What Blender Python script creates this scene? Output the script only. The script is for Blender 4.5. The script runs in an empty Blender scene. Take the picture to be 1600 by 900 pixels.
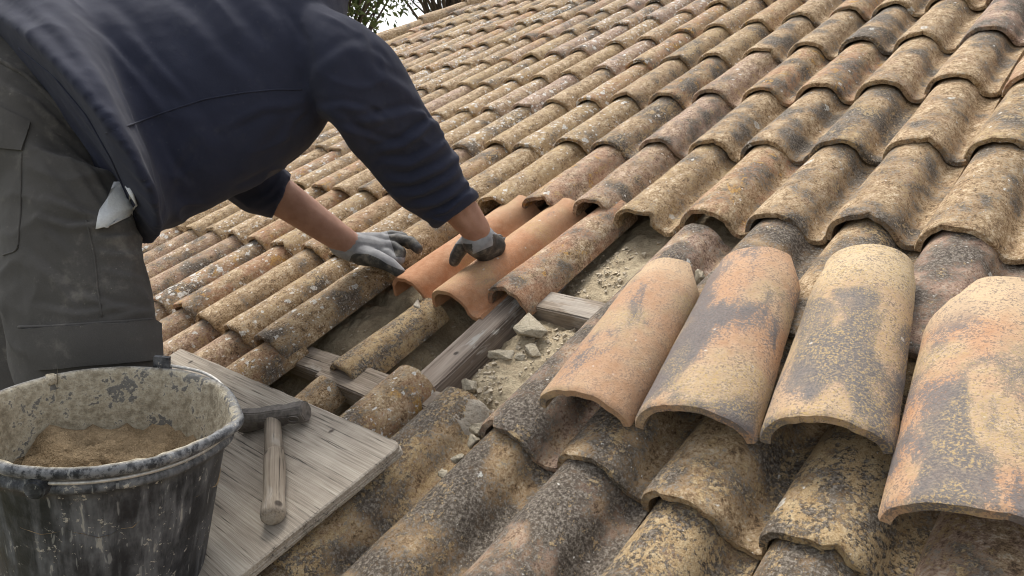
import bpy, bmesh, math, random, time
import numpy as np
from mathutils import Vector, Matrix, noise
from mathutils.bvhtree import BVHTree

T0 = time.time()
random.seed(7)
rng = np.random.default_rng(7)
SC = bpy.context.scene
COL = SC.collection
R_ = math.radians

# ------------------------------------------------------------------ camera, sky, sun, exposure
SLOPE = R_(23.0)                       # roof pitch
MS = Matrix.Rotation(SLOPE, 4, 'X')    # roof frame (s along the courses, t up the slope, n normal) -> world
CAMR = Matrix(((0.7352657, -0.1358469, 0.6640256), (0.6106291, 0.5579341, -0.5619980), (-0.2941368, 0.8186911, 0.4931818)))
CAMP = Vector((1.31282, -1.14320, 0.75364))
FPX = 1070.79                          # focal length in pixels of a 1600 px wide picture
cam_d = bpy.data.cameras.new('camera')
cam_d.sensor_width = 36.0
cam_d.lens = 36.0 * FPX / 1600.0
cam_d.clip_start = 0.02
cam_d.clip_end = 500.0
cam_o = bpy.data.objects.new('camera', cam_d)
COL.objects.link(cam_o)
cam_o.matrix_world = MS @ (Matrix.Translation(CAMP) @ CAMR.to_4x4())
SC.camera = cam_o

world = bpy.data.worlds.new('World')
SC.world = world
world.use_nodes = True
wn = world.node_tree.nodes
wl = world.node_tree.links
for n_ in list(wn):
    wn.remove(n_)
SUN_EL, SUN_AZ = R_(58.0), R_(-62.0)   # azimuth measured from +Y towards +X
sky = wn.new('ShaderNodeTexSky')
sky.sky_type = 'NISHITA'
sky.sun_disc = False
sky.sun_elevation = SUN_EL
sky.sun_rotation = SUN_AZ
sky.dust_density = 4.0
sky.air_density = 1.0
sky.ozone_density = 1.0
hsv = wn.new('ShaderNodeHueSaturation')
hsv.inputs['Saturation'].default_value = 0.28
bg = wn.new('ShaderNodeBackground')
bg.inputs['Strength'].default_value = 0.15
wo = wn.new('ShaderNodeOutputWorld')
wl.new(sky.outputs[0], hsv.inputs['Color'])
wl.new(hsv.outputs[0], bg.inputs['Color'])
wl.new(bg.outputs[0], wo.inputs['Surface'])

sun_d = bpy.data.lights.new('sun', 'SUN')
sun_d.energy = 1.3
sun_d.angle = R_(22.0)
sun_d.color = (1.0, 0.96, 0.9)
sun_o = bpy.data.objects.new('sun', sun_d)
COL.objects.link(sun_o)
sd = Vector((math.sin(SUN_AZ) * math.cos(SUN_EL), math.cos(SUN_AZ) * math.cos(SUN_EL), math.sin(SUN_EL)))
sun_o.rotation_euler = sd.to_track_quat('Z', 'Y').to_euler()
sun_o.location = sd * 20

vs = SC.view_settings
vs.view_transform = 'Standard'
vs.look = 'None'
vs.exposure = 0.9
vs.gamma = 1.0
vs.use_curve_mapping = False
SC.cycles.use_denoising = True
SC.cycles.max_bounces = 6
SC.cycles.filter_width = 1.05
SC.cycles.denoising_prefilter = 'ACCURATE'

# ------------------------------------------------------------------ helpers: pixels and points
def W(s, t, n):
    return MS @ Vector((s, t, n))

def PX(x, y, d):
    """point seen at pixel x, y (1600 x 900) at depth d along the view axis, in world space"""
    v = CAMR @ Vector(((x - 800.0) / FPX, (450.0 - y) / FPX, -1.0))
    return MS @ (CAMP + v * d)

CAMW = MS @ CAMP
FWD = MS.to_3x3() @ (CAMR @ Vector((0, 0, -1)))

def TOPX(p):
    v = CAMR.transposed() @ ((MS.inverted() @ Vector(p)) - CAMP)
    z = max(-v.z, 1e-3)
    return 800 + FPX * v.x / z, 450 - FPX * v.y / z, z

def nz(x, y=0.0, z=0.0):
    return noise.noise(Vector((x, y, z)))

def sm(e0, e1, x):
    if e0 == e1:
        return 0.0 if x < e0 else 1.0
    x = min(1.0, max(0.0, (x - e0) / (e1 - e0)))
    return x * x * (3 - 2 * x)

# ------------------------------------------------------------------ helpers: objects
def tag(o, label=None, cat=None, group=None, kind=None):
    if label: o['label'] = label
    if cat: o['category'] = cat
    if group: o['group'] = group
    if kind: o['kind'] = kind
    return o

def link(name, mesh, mat=None, parent=None, smooth=True):
    o = bpy.data.objects.new(name, mesh)
    COL.objects.link(o)
    if mat is not None and not mesh.materials:
        mesh.materials.append(mat)
    if smooth:
        mesh.polygons.foreach_set('use_smooth', [True] * len(mesh.polygons))
    if parent: o.parent = parent
    return o

def empty(name, loc=(0, 0, 0), rot=(0, 0, 0)):
    o = bpy.data.objects.new(name, None)
    COL.objects.link(o)
    o.location = loc
    o.rotation_euler = rot
    o.empty_display_size = 0.1
    return o

def mesh_of(name, verts, faces, mat=None):
    m = bpy.data.meshes.new(name)
    m.from_pydata([tuple(v) for v in verts], [], faces)
    m.update()
    if mat is not None: m.materials.append(mat)
    return m

def bm_mesh(bm, name, mat=None):
    m = bpy.data.meshes.new(name)
    bmesh.ops.recalc_face_normals(bm, faces=bm.faces)
    bm.to_mesh(m)
    bm.free()
    if mat is not None: m.materials.append(mat)
    return m

def sharp(o, ang=40):
    m = o.data
    m.polygons.foreach_set('use_smooth', [True] * len(m.polygons))
    m.set_sharp_from_angle(angle=R_(ang))
    return o

def centre_origin(o, p):
    """put a world-space mesh's origin at p"""
    p = Vector(p)
    o.data.transform(Matrix.Translation(-p))
    o.location = p
    return o

def beam_bm(x0, x1, y0, y1, z0, z1, bev=0.003, seg=8, wob=0.0012, seed=0):
    bm = bmesh.new()
    bmesh.ops.create_cube(bm, size=1.0)
    for v in bm.verts:
        v.co = Vector((x0 + (v.co.x + .5) * (x1 - x0), y0 + (v.co.y + .5) * (y1 - y0), z0 + (v.co.z + .5) * (z1 - z0)))
    ax = 0 if (x1 - x0) > (y1 - y0) else 1
    ed = [e for e in bm.edges if abs((e.verts[0].co - e.verts[1].co)[ax]) > 1e-5]
    bmesh.ops.subdivide_edges(bm, edges=ed, cuts=seg, use_grid_fill=True)
    bmesh.ops.bevel(bm, geom=[e for e in bm.edges if e.calc_face_angle(0) > 0.5], offset=bev, segments=2, affect='EDGES')
    for v in bm.verts:
        v.co += Vector((nz(v.co.x * 30, v.co.y * 30, seed), nz(v.co.x * 30, v.co.y * 30, seed + 9), nz(v.co.x * 30, v.co.y * 30, seed + 20))) * wob
    return bm

# ------------------------------------------------------------------ helpers: materials
class NT:
    def __init__(self, name):
        self.m = bpy.data.materials.new(name)
        self.m.use_nodes = True
        self.n = self.m.node_tree.nodes
        self.l = self.m.node_tree.links
        self.b = self.n['Principled BSDF']
        self.out = self.n['Material Output']
        self.b.inputs['Specular IOR Level'].default_value = 0.25
    def put(self, sock, v):
        if hasattr(v, 'is_output'): self.l.new(v, sock)
        elif isinstance(v, (tuple, list)) and len(v) == 3 and sock.type == 'RGBA': sock.default_value = (*v, 1)
        else: sock.default_value = v
    def new(self, t, **kw):
        nd = self.n.new(t)
        for k, v in kw.items(): setattr(nd, k, v)
        return nd
    def co(self, rand=True):
        tc = self.new('ShaderNodeTexCoord').outputs['Object']
        if not rand: return tc
        oi = self.new('ShaderNodeObjectInfo').outputs['Random']
        v = self.new('ShaderNodeVectorMath', operation='MULTIPLY_ADD')
        self.put(v.inputs[0], oi); v.inputs[1].default_value = (37.1, 23.7, 51.3); self.put(v.inputs[2], tc)
        return v.outputs[0]
    def scale(self, co, s):
        v = self.new('ShaderNodeVectorMath', operation='MULTIPLY')
        self.put(v.inputs[0], co); v.inputs[1].default_value = s
        return v.outputs[0]
    def noise(self, co, sc, det=2.0, rough=0.5, dist=0.0, col=False):
        nd = self.new('ShaderNodeTexNoise')
        self.put(nd.inputs['Vector'], co)
        nd.inputs['Scale'].default_value = sc
        nd.inputs['Detail'].default_value = det
        nd.inputs['Roughness'].default_value = rough
        nd.inputs['Distortion'].default_value = dist
        return nd.outputs['Color'] if col else nd.outputs['Fac']
    def voro(self, co, sc, feature='F1', rnd=1.0):
        nd = self.new('ShaderNodeTexVoronoi', feature=feature)
        self.put(nd.inputs['Vector'], co)
        nd.inputs['Scale'].default_value = sc
        nd.inputs['Randomness'].default_value = rnd
        return nd.outputs
    def math(self, op, a, b=0.0, clamp=False):
        nd = self.new('ShaderNodeMath', operation=op, use_clamp=clamp)
        self.put(nd.inputs[0], a); self.put(nd.inputs[1], b)
        return nd.outputs[0]
    def step(self, x, a, b):
        nd = self.new('ShaderNodeMapRange', interpolation_type='SMOOTHSTEP')
        self.put(nd.inputs['Value'], x)
        self.put(nd.inputs['From Min'], a); self.put(nd.inputs['From Max'], b)
        return nd.outputs[0]
    def mix(self, f, a, b):
        nd = self.new('ShaderNodeMix', data_type='RGBA')
        self.put(nd.inputs[0], f); self.put(nd.inputs[6], a); self.put(nd.inputs[7], b)
        return nd.outputs[2]
    def ramp(self, f, stops):
        nd = self.new('ShaderNodeValToRGB')
        self.put(nd.inputs[0], f)
        el = nd.color_ramp.elements
        while len(el) < len(stops): el.new(0.5)
        for e_, (p, c) in zip(el, stops):
            e_.position = p
            e_.color = (*c, 1) if len(c) == 3 else c
        return nd.outputs[0]
    def sep(self, c):
        nd = self.new('ShaderNodeSeparateColor'); self.put(nd.inputs[0], c); return nd.outputs
    def sepv(self, c):
        nd = self.new('ShaderNodeSeparateXYZ'); self.put(nd.inputs[0], c); return nd.outputs
    def distort(self, co, sc, amt):
        c = self.noise(co, sc, 2.0, col=True)
        v = self.new('ShaderNodeVectorMath', operation='MULTIPLY_ADD')
        self.put(v.inputs[0], c); v.inputs[1].default_value = (amt, amt, amt); self.put(v.inputs[2], co)
        return v.outputs[0]
    def attr(self, name, kind='GEOMETRY'):
        nd = self.new('ShaderNodeAttribute', attribute_type=kind, attribute_name=name); return nd.outputs
    def bump(self, h, dist=0.002, strength=1.0, prev=None):
        nd = self.new('ShaderNodeBump')
        nd.inputs['Strength'].default_value = strength
        nd.inputs['Distance'].default_value = dist
        self.put(nd.inputs['Height'], h)
        if prev is not None: self.put(nd.inputs['Normal'], prev)
        return nd.outputs[0]
    def done(self, col, rough=0.9, normal=None, **kw):
        self.put(self.b.inputs['Base Color'], col)
        self.put(self.b.inputs['Roughness'], rough)
        if normal is not None: self.put(self.b.inputs['Normal'], normal)
        for k, v in kw.items(): self.put(self.b.inputs[k.replace('_', ' ')], v)
        return self.m

def mat_aged_tile():
    """old clay tile: object colour R = grey patina, G = ochre lichen, B = white lichen, A = orange or bare clay"""
    t = NT('aged_clay_tile')
    co = t.co()
    oi = t.new('ShaderNodeObjectInfo')
    pr = t.sep(oi.outputs['Color'])
    pa = oi.outputs['Alpha']
    rnd = oi.outputs['Random']
    big = t.noise(co, 12, 3, .55)
    big2 = t.noise(t.scale(co, (1.2, .6, 1.2)), 19, 3, .6, .3)
    blot = t.noise(t.scale(co, (1.0, .8, 1.0)), 62, 7, .78)        # blotches down to the grain
    spk = t.noise(co, 210, 4, .8)
    vf = t.noise(co, 620, 2, .6)
    g1 = t.math('ADD', t.math('MULTIPLY', blot, .5), t.math('MULTIPLY', spk, .5))
    tan = t.ramp(g1, [(.395, (.09, .06, .036)), (.455, (.265, .175, .095)), (.525, (.455, .325, .185)), (.585, (.68, .57, .41))])
    pink = t.ramp(g1, [(.395, (.09, .065, .052)), (.455, (.26, .172, .128)), (.525, (.43, .305, .225)), (.585, (.63, .52, .42))])
    base = t.mix(t.step(t.math('ADD', t.math('MULTIPLY', big2, .6), t.math('MULTIPLY', rnd, .4)), .48, .74), tan, pink)
    clay = t.ramp(g1, [(.36, (.16, .085, .05)), (.46, (.34, .185, .105)), (.60, (.52, .33, .20))])
    base = t.mix(t.math('MULTIPLY', t.step(big2, .42, .62), pa, True), base, clay)
    # grey-black patina in broken patches, dithered by the grain of the clay
    pm = t.math('ADD', t.math('MULTIPLY', big, .75), t.math('MULTIPLY', g1, .95))
    pm = t.math('ADD', pm, t.math('MULTIPLY', pr[0], .42))
    dark = t.ramp(spk, [(.36, (.036, .030, .024)), (.5, (.115, .096, .076)), (.62, (.29, .255, .21))])
    dm = t.step(pm, .99, 1.07)
    c = t.mix(t.math('MULTIPLY', dm, .95), base, dark)
    # ochre speckled lichen
    om = t.math('ADD', t.math('MULTIPLY', big2, .7), t.math('MULTIPLY', pr[1], .5))
    oth = t.math('SUBTRACT', .60, t.math('MULTIPLY', t.step(om, .42, .78), .15))
    sp2 = t.math('ADD', t.math('MULTIPLY', t.noise(co, 170, 5, .8), .65), t.math('MULTIPLY', t.noise(co, 48, 4, .7), .35))
    om = t.step(sp2, oth, t.math('ADD', oth, .035))
    och = t.ramp(t.math('ADD', t.math('MULTIPLY', vf, .5), t.math('MULTIPLY', blot, .5)), [(.38, (.30, .19, .085)), (.5, (.48, .34, .175)), (.62, (.62, .49, .30))])
    c = t.mix(t.math('MULTIPLY', om, .85), c, och)
    # orange lichen
    org = t.math('MULTIPLY', t.step(t.math('ADD', t.math('MULTIPLY', t.noise(co, 24, 4, .7, .5), .7), t.math('MULTIPLY', spk, .3)), .57, .61), t.step(pa, .30, .7))
    c = t.mix(t.math('MULTIPLY', org, .8), c, t.ramp(spk, [(.38, (.33, .16, .04)), (.6, (.56, .33, .09))]))
    # white crustose lichen: scattered spots of two sizes and thin crust flecks
    dco = t.distort(co, 120, .012)
    for sc, k in ((40, .55), (92, .60)):
        v = t.voro(dco, sc)
        rn = t.sep(v['Color'])
        rad = t.math('MULTIPLY', t.math('SUBTRACT', t.math('ADD', rn[0], pr[2]), .95), k * 1.3)
        wm = t.step(t.math('SUBTRACT', t.math('ADD', rad, t.math('MULTIPLY', t.math('SUBTRACT', spk, .5), .35)), v['Distance']), -.01, .05)
        c = t.mix(t.math('MULTIPLY', wm, .92), c, t.ramp(spk, [(.38, (.46, .44, .39)), (.6, (.82, .80, .74))]))
    # a few large pale rosettes with a darker heart
    v = t.voro(t.distort(co, 70, .02), 15)
    rn = t.sep(v['Color'])
    rr = t.math('MULTIPLY', t.step(rn[1], .80, .84), t.math('ADD', .10, t.math('MULTIPLY', rn[0], .10)))
    edge = t.math('SUBTRACT', t.math('ADD', rr, t.math('MULTIPLY', t.math('SUBTRACT', spk, .5), .12)), v['Distance'])
    ros = t.math('MULTIPLY', t.step(edge, .0, .02), t.math('SUBTRACT', 1.0, t.math('MULTIPLY', t.step(edge, .05, .11), .55)))
    c = t.mix(t.math('MULTIPLY', ros, .8), c, t.ramp(spk, [(.38, (.42, .41, .36)), (.6, (.74, .73, .67))]))
    wth = t.math('SUBTRACT', .70, t.math('MULTIPLY', pr[2], .20))
    fl = t.noise(t.scale(co, (1.3, .7, 1.3)), 95, 5, .75, .4)
    c = t.mix(t.math('MULTIPLY', t.step(fl, wth, t.math('ADD', wth, .04)), .8), c, (.70, .67, .59))
    hgt = t.math('ADD', t.math('MULTIPLY', g1, 2.0), t.math('MULTIPLY', om, .22))
    return t.done(c, t.math('ADD', t.math('MULTIPLY', vf, .2), .74), t.bump(hgt, .0034, .9))

def mat_new_tile():
    """loose and new tiles: object colour R = grey patina, G = pale dusty band, B = ochre, A = redness"""
    t = NT('terracotta_tile')
    co = t.co()
    raw = t.co(False)
    oi = t.new('ShaderNodeObjectInfo')
    pr = t.sep(oi.outputs['Color'])
    pa = oi.outputs['Alpha']
    big = t.noise(t.scale(co, (1, .55, 1)), 11, 4, .6, .4)
    b2 = t.noise(co, 8, 3, .55)
    mid = t.noise(co, 60, 4, .6)
    fine = t.noise(co, 300, 3, .65)
    clay = t.mix(pa, t.ramp(mid, [(.3, (.40, .275, .17)), (.7, (.50, .37, .245))]), t.ramp(mid, [(.3, (.37, .165, .075)), (.7, (.49, .25, .13))]))
    c = t.mix(t.math('MULTIPLY', t.step(b2, .40, .64), t.math('SUBTRACT', 1.0, t.math('MULTIPLY', t.step(pa, .7, .95), .6))), clay, t.ramp(mid, [(.3, (.37, .26, .16)), (.7, (.50, .38, .25))]))
    y = t.sepv(raw)[1]
    band = t.math('MULTIPLY', t.step(t.math('ADD', y, t.math('MULTIPLY', mid, .05)), .30, .36), pr[1])
    c = t.mix(t.math('MULTIPLY', band, .75), c, (.56, .44, .28))
    spk = t.math('MULTIPLY', t.step(t.math('ADD', t.math('MULTIPLY', t.noise(co, 260, 4, .8), 1.0), t.math('MULTIPLY', mid, .40)), .725, .78), t.math('ADD', .12, t.math('MULTIPLY', pr[0], .85)))
    c = t.mix(spk, c, (.13, .105, .09))
    pm = t.math('ADD', t.math('ADD', t.math('MULTIPLY', big, 1.0), t.math('MULTIPLY', t.noise(co, 300, 4, .8), .45)), t.math('MULTIPLY', pr[0], .30))
    dm = t.step(pm, .905, .975)
    dm = t.math('MULTIPLY', dm, t.math('SUBTRACT', 1.0, band))
    c = t.mix(t.math('MULTIPLY', dm, .88), c, t.ramp(fine, [(.3, (.085, .082, .085)), (.7, (.17, .16, .155))]))
    om = t.math('MULTIPLY', t.step(t.math('ADD', b2, t.math('MULTIPLY', pr[2], .3)), .56, .70), t.step(t.noise(co, 300, 4, .75), .5, .58))
    c = t.mix(t.math('MULTIPLY', om, .7), c, (.46, .32, .13))
    v = t.voro(t.distort(co, 150, .006), 60)
    rn = t.sep(v['Color'])
    wm = t.step(t.math('SUBTRACT', t.math('MULTIPLY', t.math('SUBTRACT', rn[0], .9), 2.2), v['Distance']), -.02, .05)
    c = t.mix(t.math('MULTIPLY', wm, .6), c, (.6, .56, .48))
    return t.done(c, .82, t.bump(t.math('ADD', fine, t.math('MULTIPLY', mid, 1.2)), .0016, .7))

def mat_mortar(name, a, b, sc=1.0, bump=.006):
    t = NT(name)
    co = t.co()
    n1 = t.noise(co, 22 * sc, 5, .65)
    n2 = t.noise(co, 120 * sc, 4, .7)
    n3 = t.noise(co, 420 * sc, 2, .6)
    v = t.voro(t.distort(co, 60 * sc, .01), 85 * sc)
    c = t.ramp(t.math('ADD', t.math('MULTIPLY', n1, .6), t.math('MULTIPLY', n2, .4)), [(.36, a), (.64, b)])
    c = t.mix(t.math('MULTIPLY', t.step(n3, .58, .7), .5), c, tuple(x * .42 for x in a))
    c = t.mix(t.math('MULTIPLY', t.step(n3, .40, .30), .35), c, tuple(min(1, x * 1.35) for x in b))
    h = t.math('ADD', t.math('MULTIPLY', n2, 1.0), t.math('MULTIPLY', n1, 1.0))
    h = t.math('ADD', h, t.math('MULTIPLY', v['Distance'], .35))
    return t.done(c, .95, t.bump(h, bump, .9))

def mat_wood(name, a, b, axis=0, pale=.0, crack=1.0):
    t = NT(name)
    co = t.co()
    st = (2.6, 26, 26) if axis == 0 else (26, 2.6, 26)
    st2 = (7, 330, 330) if axis == 0 else (330, 7, 330)
    g1 = t.noise(t.scale(co, st), 1.0, 5, .62, .6)
    g2 = t.noise(t.scale(co, st2), 1.0, 3, .6, .3)
    n1 = t.noise(co, 9, 3, .6)
    c = t.ramp(t.math('ADD', t.math('MULTIPLY', g1, .55), t.math('MULTIPLY', g2, .45)), [(.34, tuple(x * .5 for x in a)), (.48, a), (.66, b)])
    c = t.mix(t.math('MULTIPLY', t.step(n1, .45, .7), .5), c, t.mix(.5, c, tuple(x * 1.25 for x in b)))
    cr = t.step(t.math('ADD', t.math('MULTIPLY', g2, .75), t.math('MULTIPLY', g1, .25)), .40, .34)
    c = t.mix(t.math('MULTIPLY', cr, .75 * crack), c, (.035, .03, .026))
    v = t.voro(t.distort(co, 40, .01), 17)
    kn = t.math('MULTIPLY', t.step(v['Distance'], .14, .06), t.step(t.sep(v['Color'])[0], .50, .54))
    c = t.mix(t.math('MULTIPLY', kn, .85), c, (.04, .03, .025))
    if pale:
        pm = t.step(t.noise(t.scale(co, (6, 20, 20) if axis == 0 else (20, 6, 20)), 1.0, 4, .7, .4), .53, .60)
        c = t.mix(t.math('MULTIPLY', pm, pale), c, (.46, .43, .38))
    h = t.math('ADD', t.math('MULTIPLY', g2, 1.0), t.math('MULTIPLY', cr, -.8))
    return t.done(c, .85, t.bump(h, .0016, .8))

def mat_plain(name, col, rough=.8, bump_sc=None, bump_d=.001, var=.25, metallic=0.0):
    t = NT(name)
    co = t.co()
    n1 = t.noise(co, bump_sc or 60, 4, .6)
    c = t.ramp(n1, [(.3, tuple(x * (1 - var) for x in col)), (.7, tuple(min(1, x * (1 + var)) for x in col))])
    return t.done(c, rough, t.bump(n1, bump_d, .6), Metallic=metallic)

def mat_cloth(name, col, dust, dust_amt, weave=1400, rough=.92):
    t = NT(name)
    co = t.co(False)
    n1 = t.noise(co, 7, 4, .6)
    n2 = t.noise(co, 38, 4, .7)
    w = t.noise(co, weave, 1, .5)
    c = t.ramp(n1, [(.3, tuple(x * .85 for x in col)), (.7, tuple(x * 1.2 for x in col))])
    c = t.mix(t.math('MULTIPLY', t.step(w, .3, .7), .35), c, tuple(x * 1.9 for x in col))
    lint = t.step(t.noise(t.scale(co, (1, 1, 1)), 260, 2, .5), .715, .74)
    c = t.mix(t.math('MULTIPLY', lint, .35), c, dust)
    dm = t.math('MULTIPLY', t.step(t.math('ADD', t.math('MULTIPLY', n1, .5), t.math('MULTIPLY', n2, .5)), .53, .70), dust_amt)
    spots = t.math('MULTIPLY', t.step(t.noise(co, 130, 3, .7), .66, .72), t.math('MULTIPLY', t.step(n1, .48, .62), dust_amt * 1.2))
    c = t.mix(t.math('MAXIMUM', dm, spots), c, dust)
    h = t.math('ADD', t.math('MULTIPLY', w, .25), t.math('MULTIPLY', n2, .8))
    return t.done(c, rough, t.bump(h, .0015, .6), Sheen_Weight=.05, Sheen_Roughness=.6)

M = {}
M['tile'] = mat_aged_tile()
M['newtile'] = mat_new_tile()
M['bed'] = mat_mortar('dry_lime_mortar', (.30, .235, .15), (.50, .415, .28))
M['stone'] = mat_mortar('mortar_lump', (.36, .305, .215), (.53, .47, .36), 1.4, .005)
M['collar'] = mat_mortar('grey_mortar', (.30, .255, .195), (.46, .41, .335), 1.2, .004)
M['wetmortar'] = mat_mortar('sandy_mortar', (.20, .14, .078), (.37, .275, .165), 1.0, .009)
M['wood'] = mat_wood('weathered_plank', (.35, .30, .24), (.51, .455, .375), 0, 0, .85)
M['batten'] = mat_wood('weathered_batten', (.22, .175, .13), (.38, .32, .255), 0, .35)
M['rafter'] = mat_wood('weathered_rafter', (.21, .165, .13), (.38, .32, .26), 1, .9, .7)
M['handle'] = mat_wood('worn_ash_handle', (.25, .205, .155), (.39, .335, .265), 1, .3, .5)
M['steel'] = mat_plain('dull_hammer_steel', (.15, .132, .115), .6, 90, .0008, .45, .2)
M['wire'] = mat_plain('galvanised_wire', (.50, .48, .44), .45, 200, .0003, .3, .5)
M['navy'] = mat_cloth('navy_sweatshirt', (.0185, .021, .037), (.10, .10, .10), .14)
M['trouser'] = mat_cloth('charcoal_work_cloth', (.056, .052, .047), (.22, .20, .17), .45, 900)
M['lining'] = mat_plain('white_pocket_cotton', (.62, .63, .62), .9, 300, .0006, .08)
M['hair'] = mat_plain('dark_hair', (.03, .022, .016), .6, 400, .002, .4)
M['leather'] = mat_plain('brown_boot_leather', (.07, .045, .03), .6, 120, .001, .3)
M['wall'] = mat_plain('rendered_wall', (.55, .48, .38), .95, 40, .003, .12)
M['grit'] = mat_plain('mortar_grit', (.47, .40, .295), .95, 150, .001, .3)
M['deck'] = mat_plain('dark_roof_deck', (.16, .125, .09), .95, 60, .004, .3)

def mat_skin():
    t = NT('tanned_skin')
    co = t.co(False)
    n1 = t.noise(co, 30, 4, .6)
    n2 = t.noise(co, 500, 3, .6)
    c = t.ramp(n1, [(.3, (.29, .155, .105)), (.7, (.39, .225, .16))])
    c = t.mix(t.math('MULTIPLY', t.step(n2, .5, .7), .25), c, (.26, .14, .09))
    return t.done(c, .6, t.bump(t.math('ADD', n1, n2), .0008, .5), Subsurface_Weight=.08, Subsurface_Scale=.006)
M['skin'] = mat_skin()

def mat_glove():
    t = NT('work_glove')
    co = t.co(False)
    a = t.attr('coat')['Fac']
    n1 = t.noise(co, 45, 4, .6)
    w = t.new('ShaderNodeTexWave', wave_type='BANDS', bands_direction='DIAGONAL')
    t.put(w.inputs['Vector'], co)
    w.inputs['Scale'].default_value = 300
    w.inputs['Distortion'].default_value = 1.5
    knit = t.ramp(n1, [(.3, (.20, .20, .205)), (.7, (.34, .34, .335))])
    knit = t.mix(t.math('MULTIPLY', w.outputs['Fac'], .25), knit, (.2, .2, .21))
    rub = t.ramp(n1, [(.3, (.024, .024, .024)), (.52, (.06, .058, .053)), (.72, (.20, .18, .145))])
    f = t.step(t.math('ADD', a, t.math('MULTIPLY', t.math('SUBTRACT', n1, .5), .25)), .46, .54)
    h = t.math('ADD', t.math('MULTIPLY', w.outputs['Fac'], .5), n1)
    return t.done(t.mix(f, knit, rub), t.math('SUBTRACT', .92, t.math('MULTIPLY', f, .42)), t.bump(h, .0009, .5))
M['glove'] = mat_glove()

def mat_bucket():
    t = NT('black_bucket_plastic')
    co = t.co(False)
    ins = t.attr('inside')['Fac']
    n1 = t.noise(co, 16, 5, .65)
    n2 = t.noise(t.scale(co, (60, 60, 9)), 1.0, 4, .65, .4)
    n3 = t.noise(co, 95, 4, .7)
    n4 = t.noise(co, 300, 3, .6)
    z = t.sepv(co)[2]
    pl = t.ramp(n1, [(.3, (.014, .0155, .018)), (.7, (.040, .043, .049))])
    film = t.math('MULTIPLY', t.step(t.math('ADD', t.math('MULTIPLY', n2, .6), t.math('MULTIPLY', n1, .4)), .42, .70), .55)
    film = t.math('ADD', film, t.math('MULTIPLY', t.step(z, .222, .25), t.math('MULTIPLY', t.step(n3, .40, .58), .65)), True)
    c = t.mix(film, pl, (.27, .275, .28))
    scr = t.step(t.noise(t.scale(t.distort(co, 9, .03), (150, 150, 24)), 1.0, 2, .5), .66, .71)
    c = t.mix(t.math('MULTIPLY', scr, .45), c, (.36, .36, .34))
    drip = t.math('MULTIPLY', t.step(n2, .64, .68), t.step(n1, .48, .58))
    c = t.mix(t.math('MULTIPLY', drip, .55), c, (.44, .42, .36))
    spl = t.math('MULTIPLY', t.step(n3, .61, .64), t.step(n1, .47, .56))
    c = t.mix(t.math('MULTIPLY', spl, .8), c, (.50, .47, .40))
    crust = t.ramp(t.math('ADD', t.math('MULTIPLY', n3, .5), t.math('MULTIPLY', n1, .5)), [(.40, (.24, .205, .145)), (.50, (.40, .355, .265)), (.60, (.56, .51, .40))])
    crust = t.mix(t.math('MULTIPLY', t.step(n4, .56, .68), .5), crust, (.16, .14, .11))
    bare = t.step(t.math('ADD', t.math('MULTIPLY', n1, .6), t.math('MULTIPLY', n3, .4)), .525, .56)
    crust = t.mix(t.math('MULTIPLY', bare, .8), crust, (.075, .078, .085))
    c = t.mix(ins, c, crust)
    h = t.math('ADD', t.math('MULTIPLY', n3, t.math('ADD', .25, t.math('MULTIPLY', ins, 1.2))), t.math('MULTIPLY', spl, .5))
    r = t.math('ADD', t.math('ADD', .42, t.math('MULTIPLY', film, .8)), t.math('MULTIPLY', ins, .45), True)
    return t.done(c, r, t.bump(h, .003, .7))
M['bucket'] = mat_bucket()

def mat_leaf(name, a, b):
    t = NT(name)
    oi = t.new('ShaderNodeNewGeometry').outputs['Random Per Island']
    return t.done(t.mix(oi, a, b), .7, None, Transmission_Weight=0.0, Subsurface_Weight=0.0)
M['leaf1'] = mat_leaf('broad_leaf', (.06, .085, .025), (.17, .20, .075))
M['leaf2'] = mat_leaf('needle_leaf', (.05, .07, .045), (.13, .15, .085))
M['bark'] = mat_plain('bark', (.10, .075, .055), .95, 30, .01, .35)

def mat_ground():
    t = NT('dry_grass_ground')
    co = t.co(False)
    n1 = t.noise(co, .4, 5, .6)
    n2 = t.noise(co, 6, 4, .7)
    c = t.mix(t.step(n1, .4, .6), (.16, .12, .07), (.07, .09, .03))
    c = t.mix(t.math('MULTIPLY', n2, .4), c, (.10, .10, .045))
    return t.done(c, .95, t.bump(n2, .03, .5))
M['ground'] = mat_ground()
print('materials', round(time.time() - T0, 1))

# ------------------------------------------------------------------ the setting: ground, house under the roof
g = mesh_of('ground', [(-300, -300, -4), (300, -300, -4), (300, 300, -4), (-300, 300, -4)], [(0, 1, 2, 3)], M['ground'])
tag(link('ground', g, None, None, False), kind='structure', label='dry grassy ground around the house')

E_ = 0.3405        # exposed tile length up the slope
P_ = 0.156         # spacing of the tile columns
TLEN = 0.40        # tile length

roof = empty('tiled_roof', (0, 0, 0), (SLOPE, 0, 0))
tag(roof, 'weathered clay pantile roof mottled with lichen, partly opened for repair', 'roof')

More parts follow.
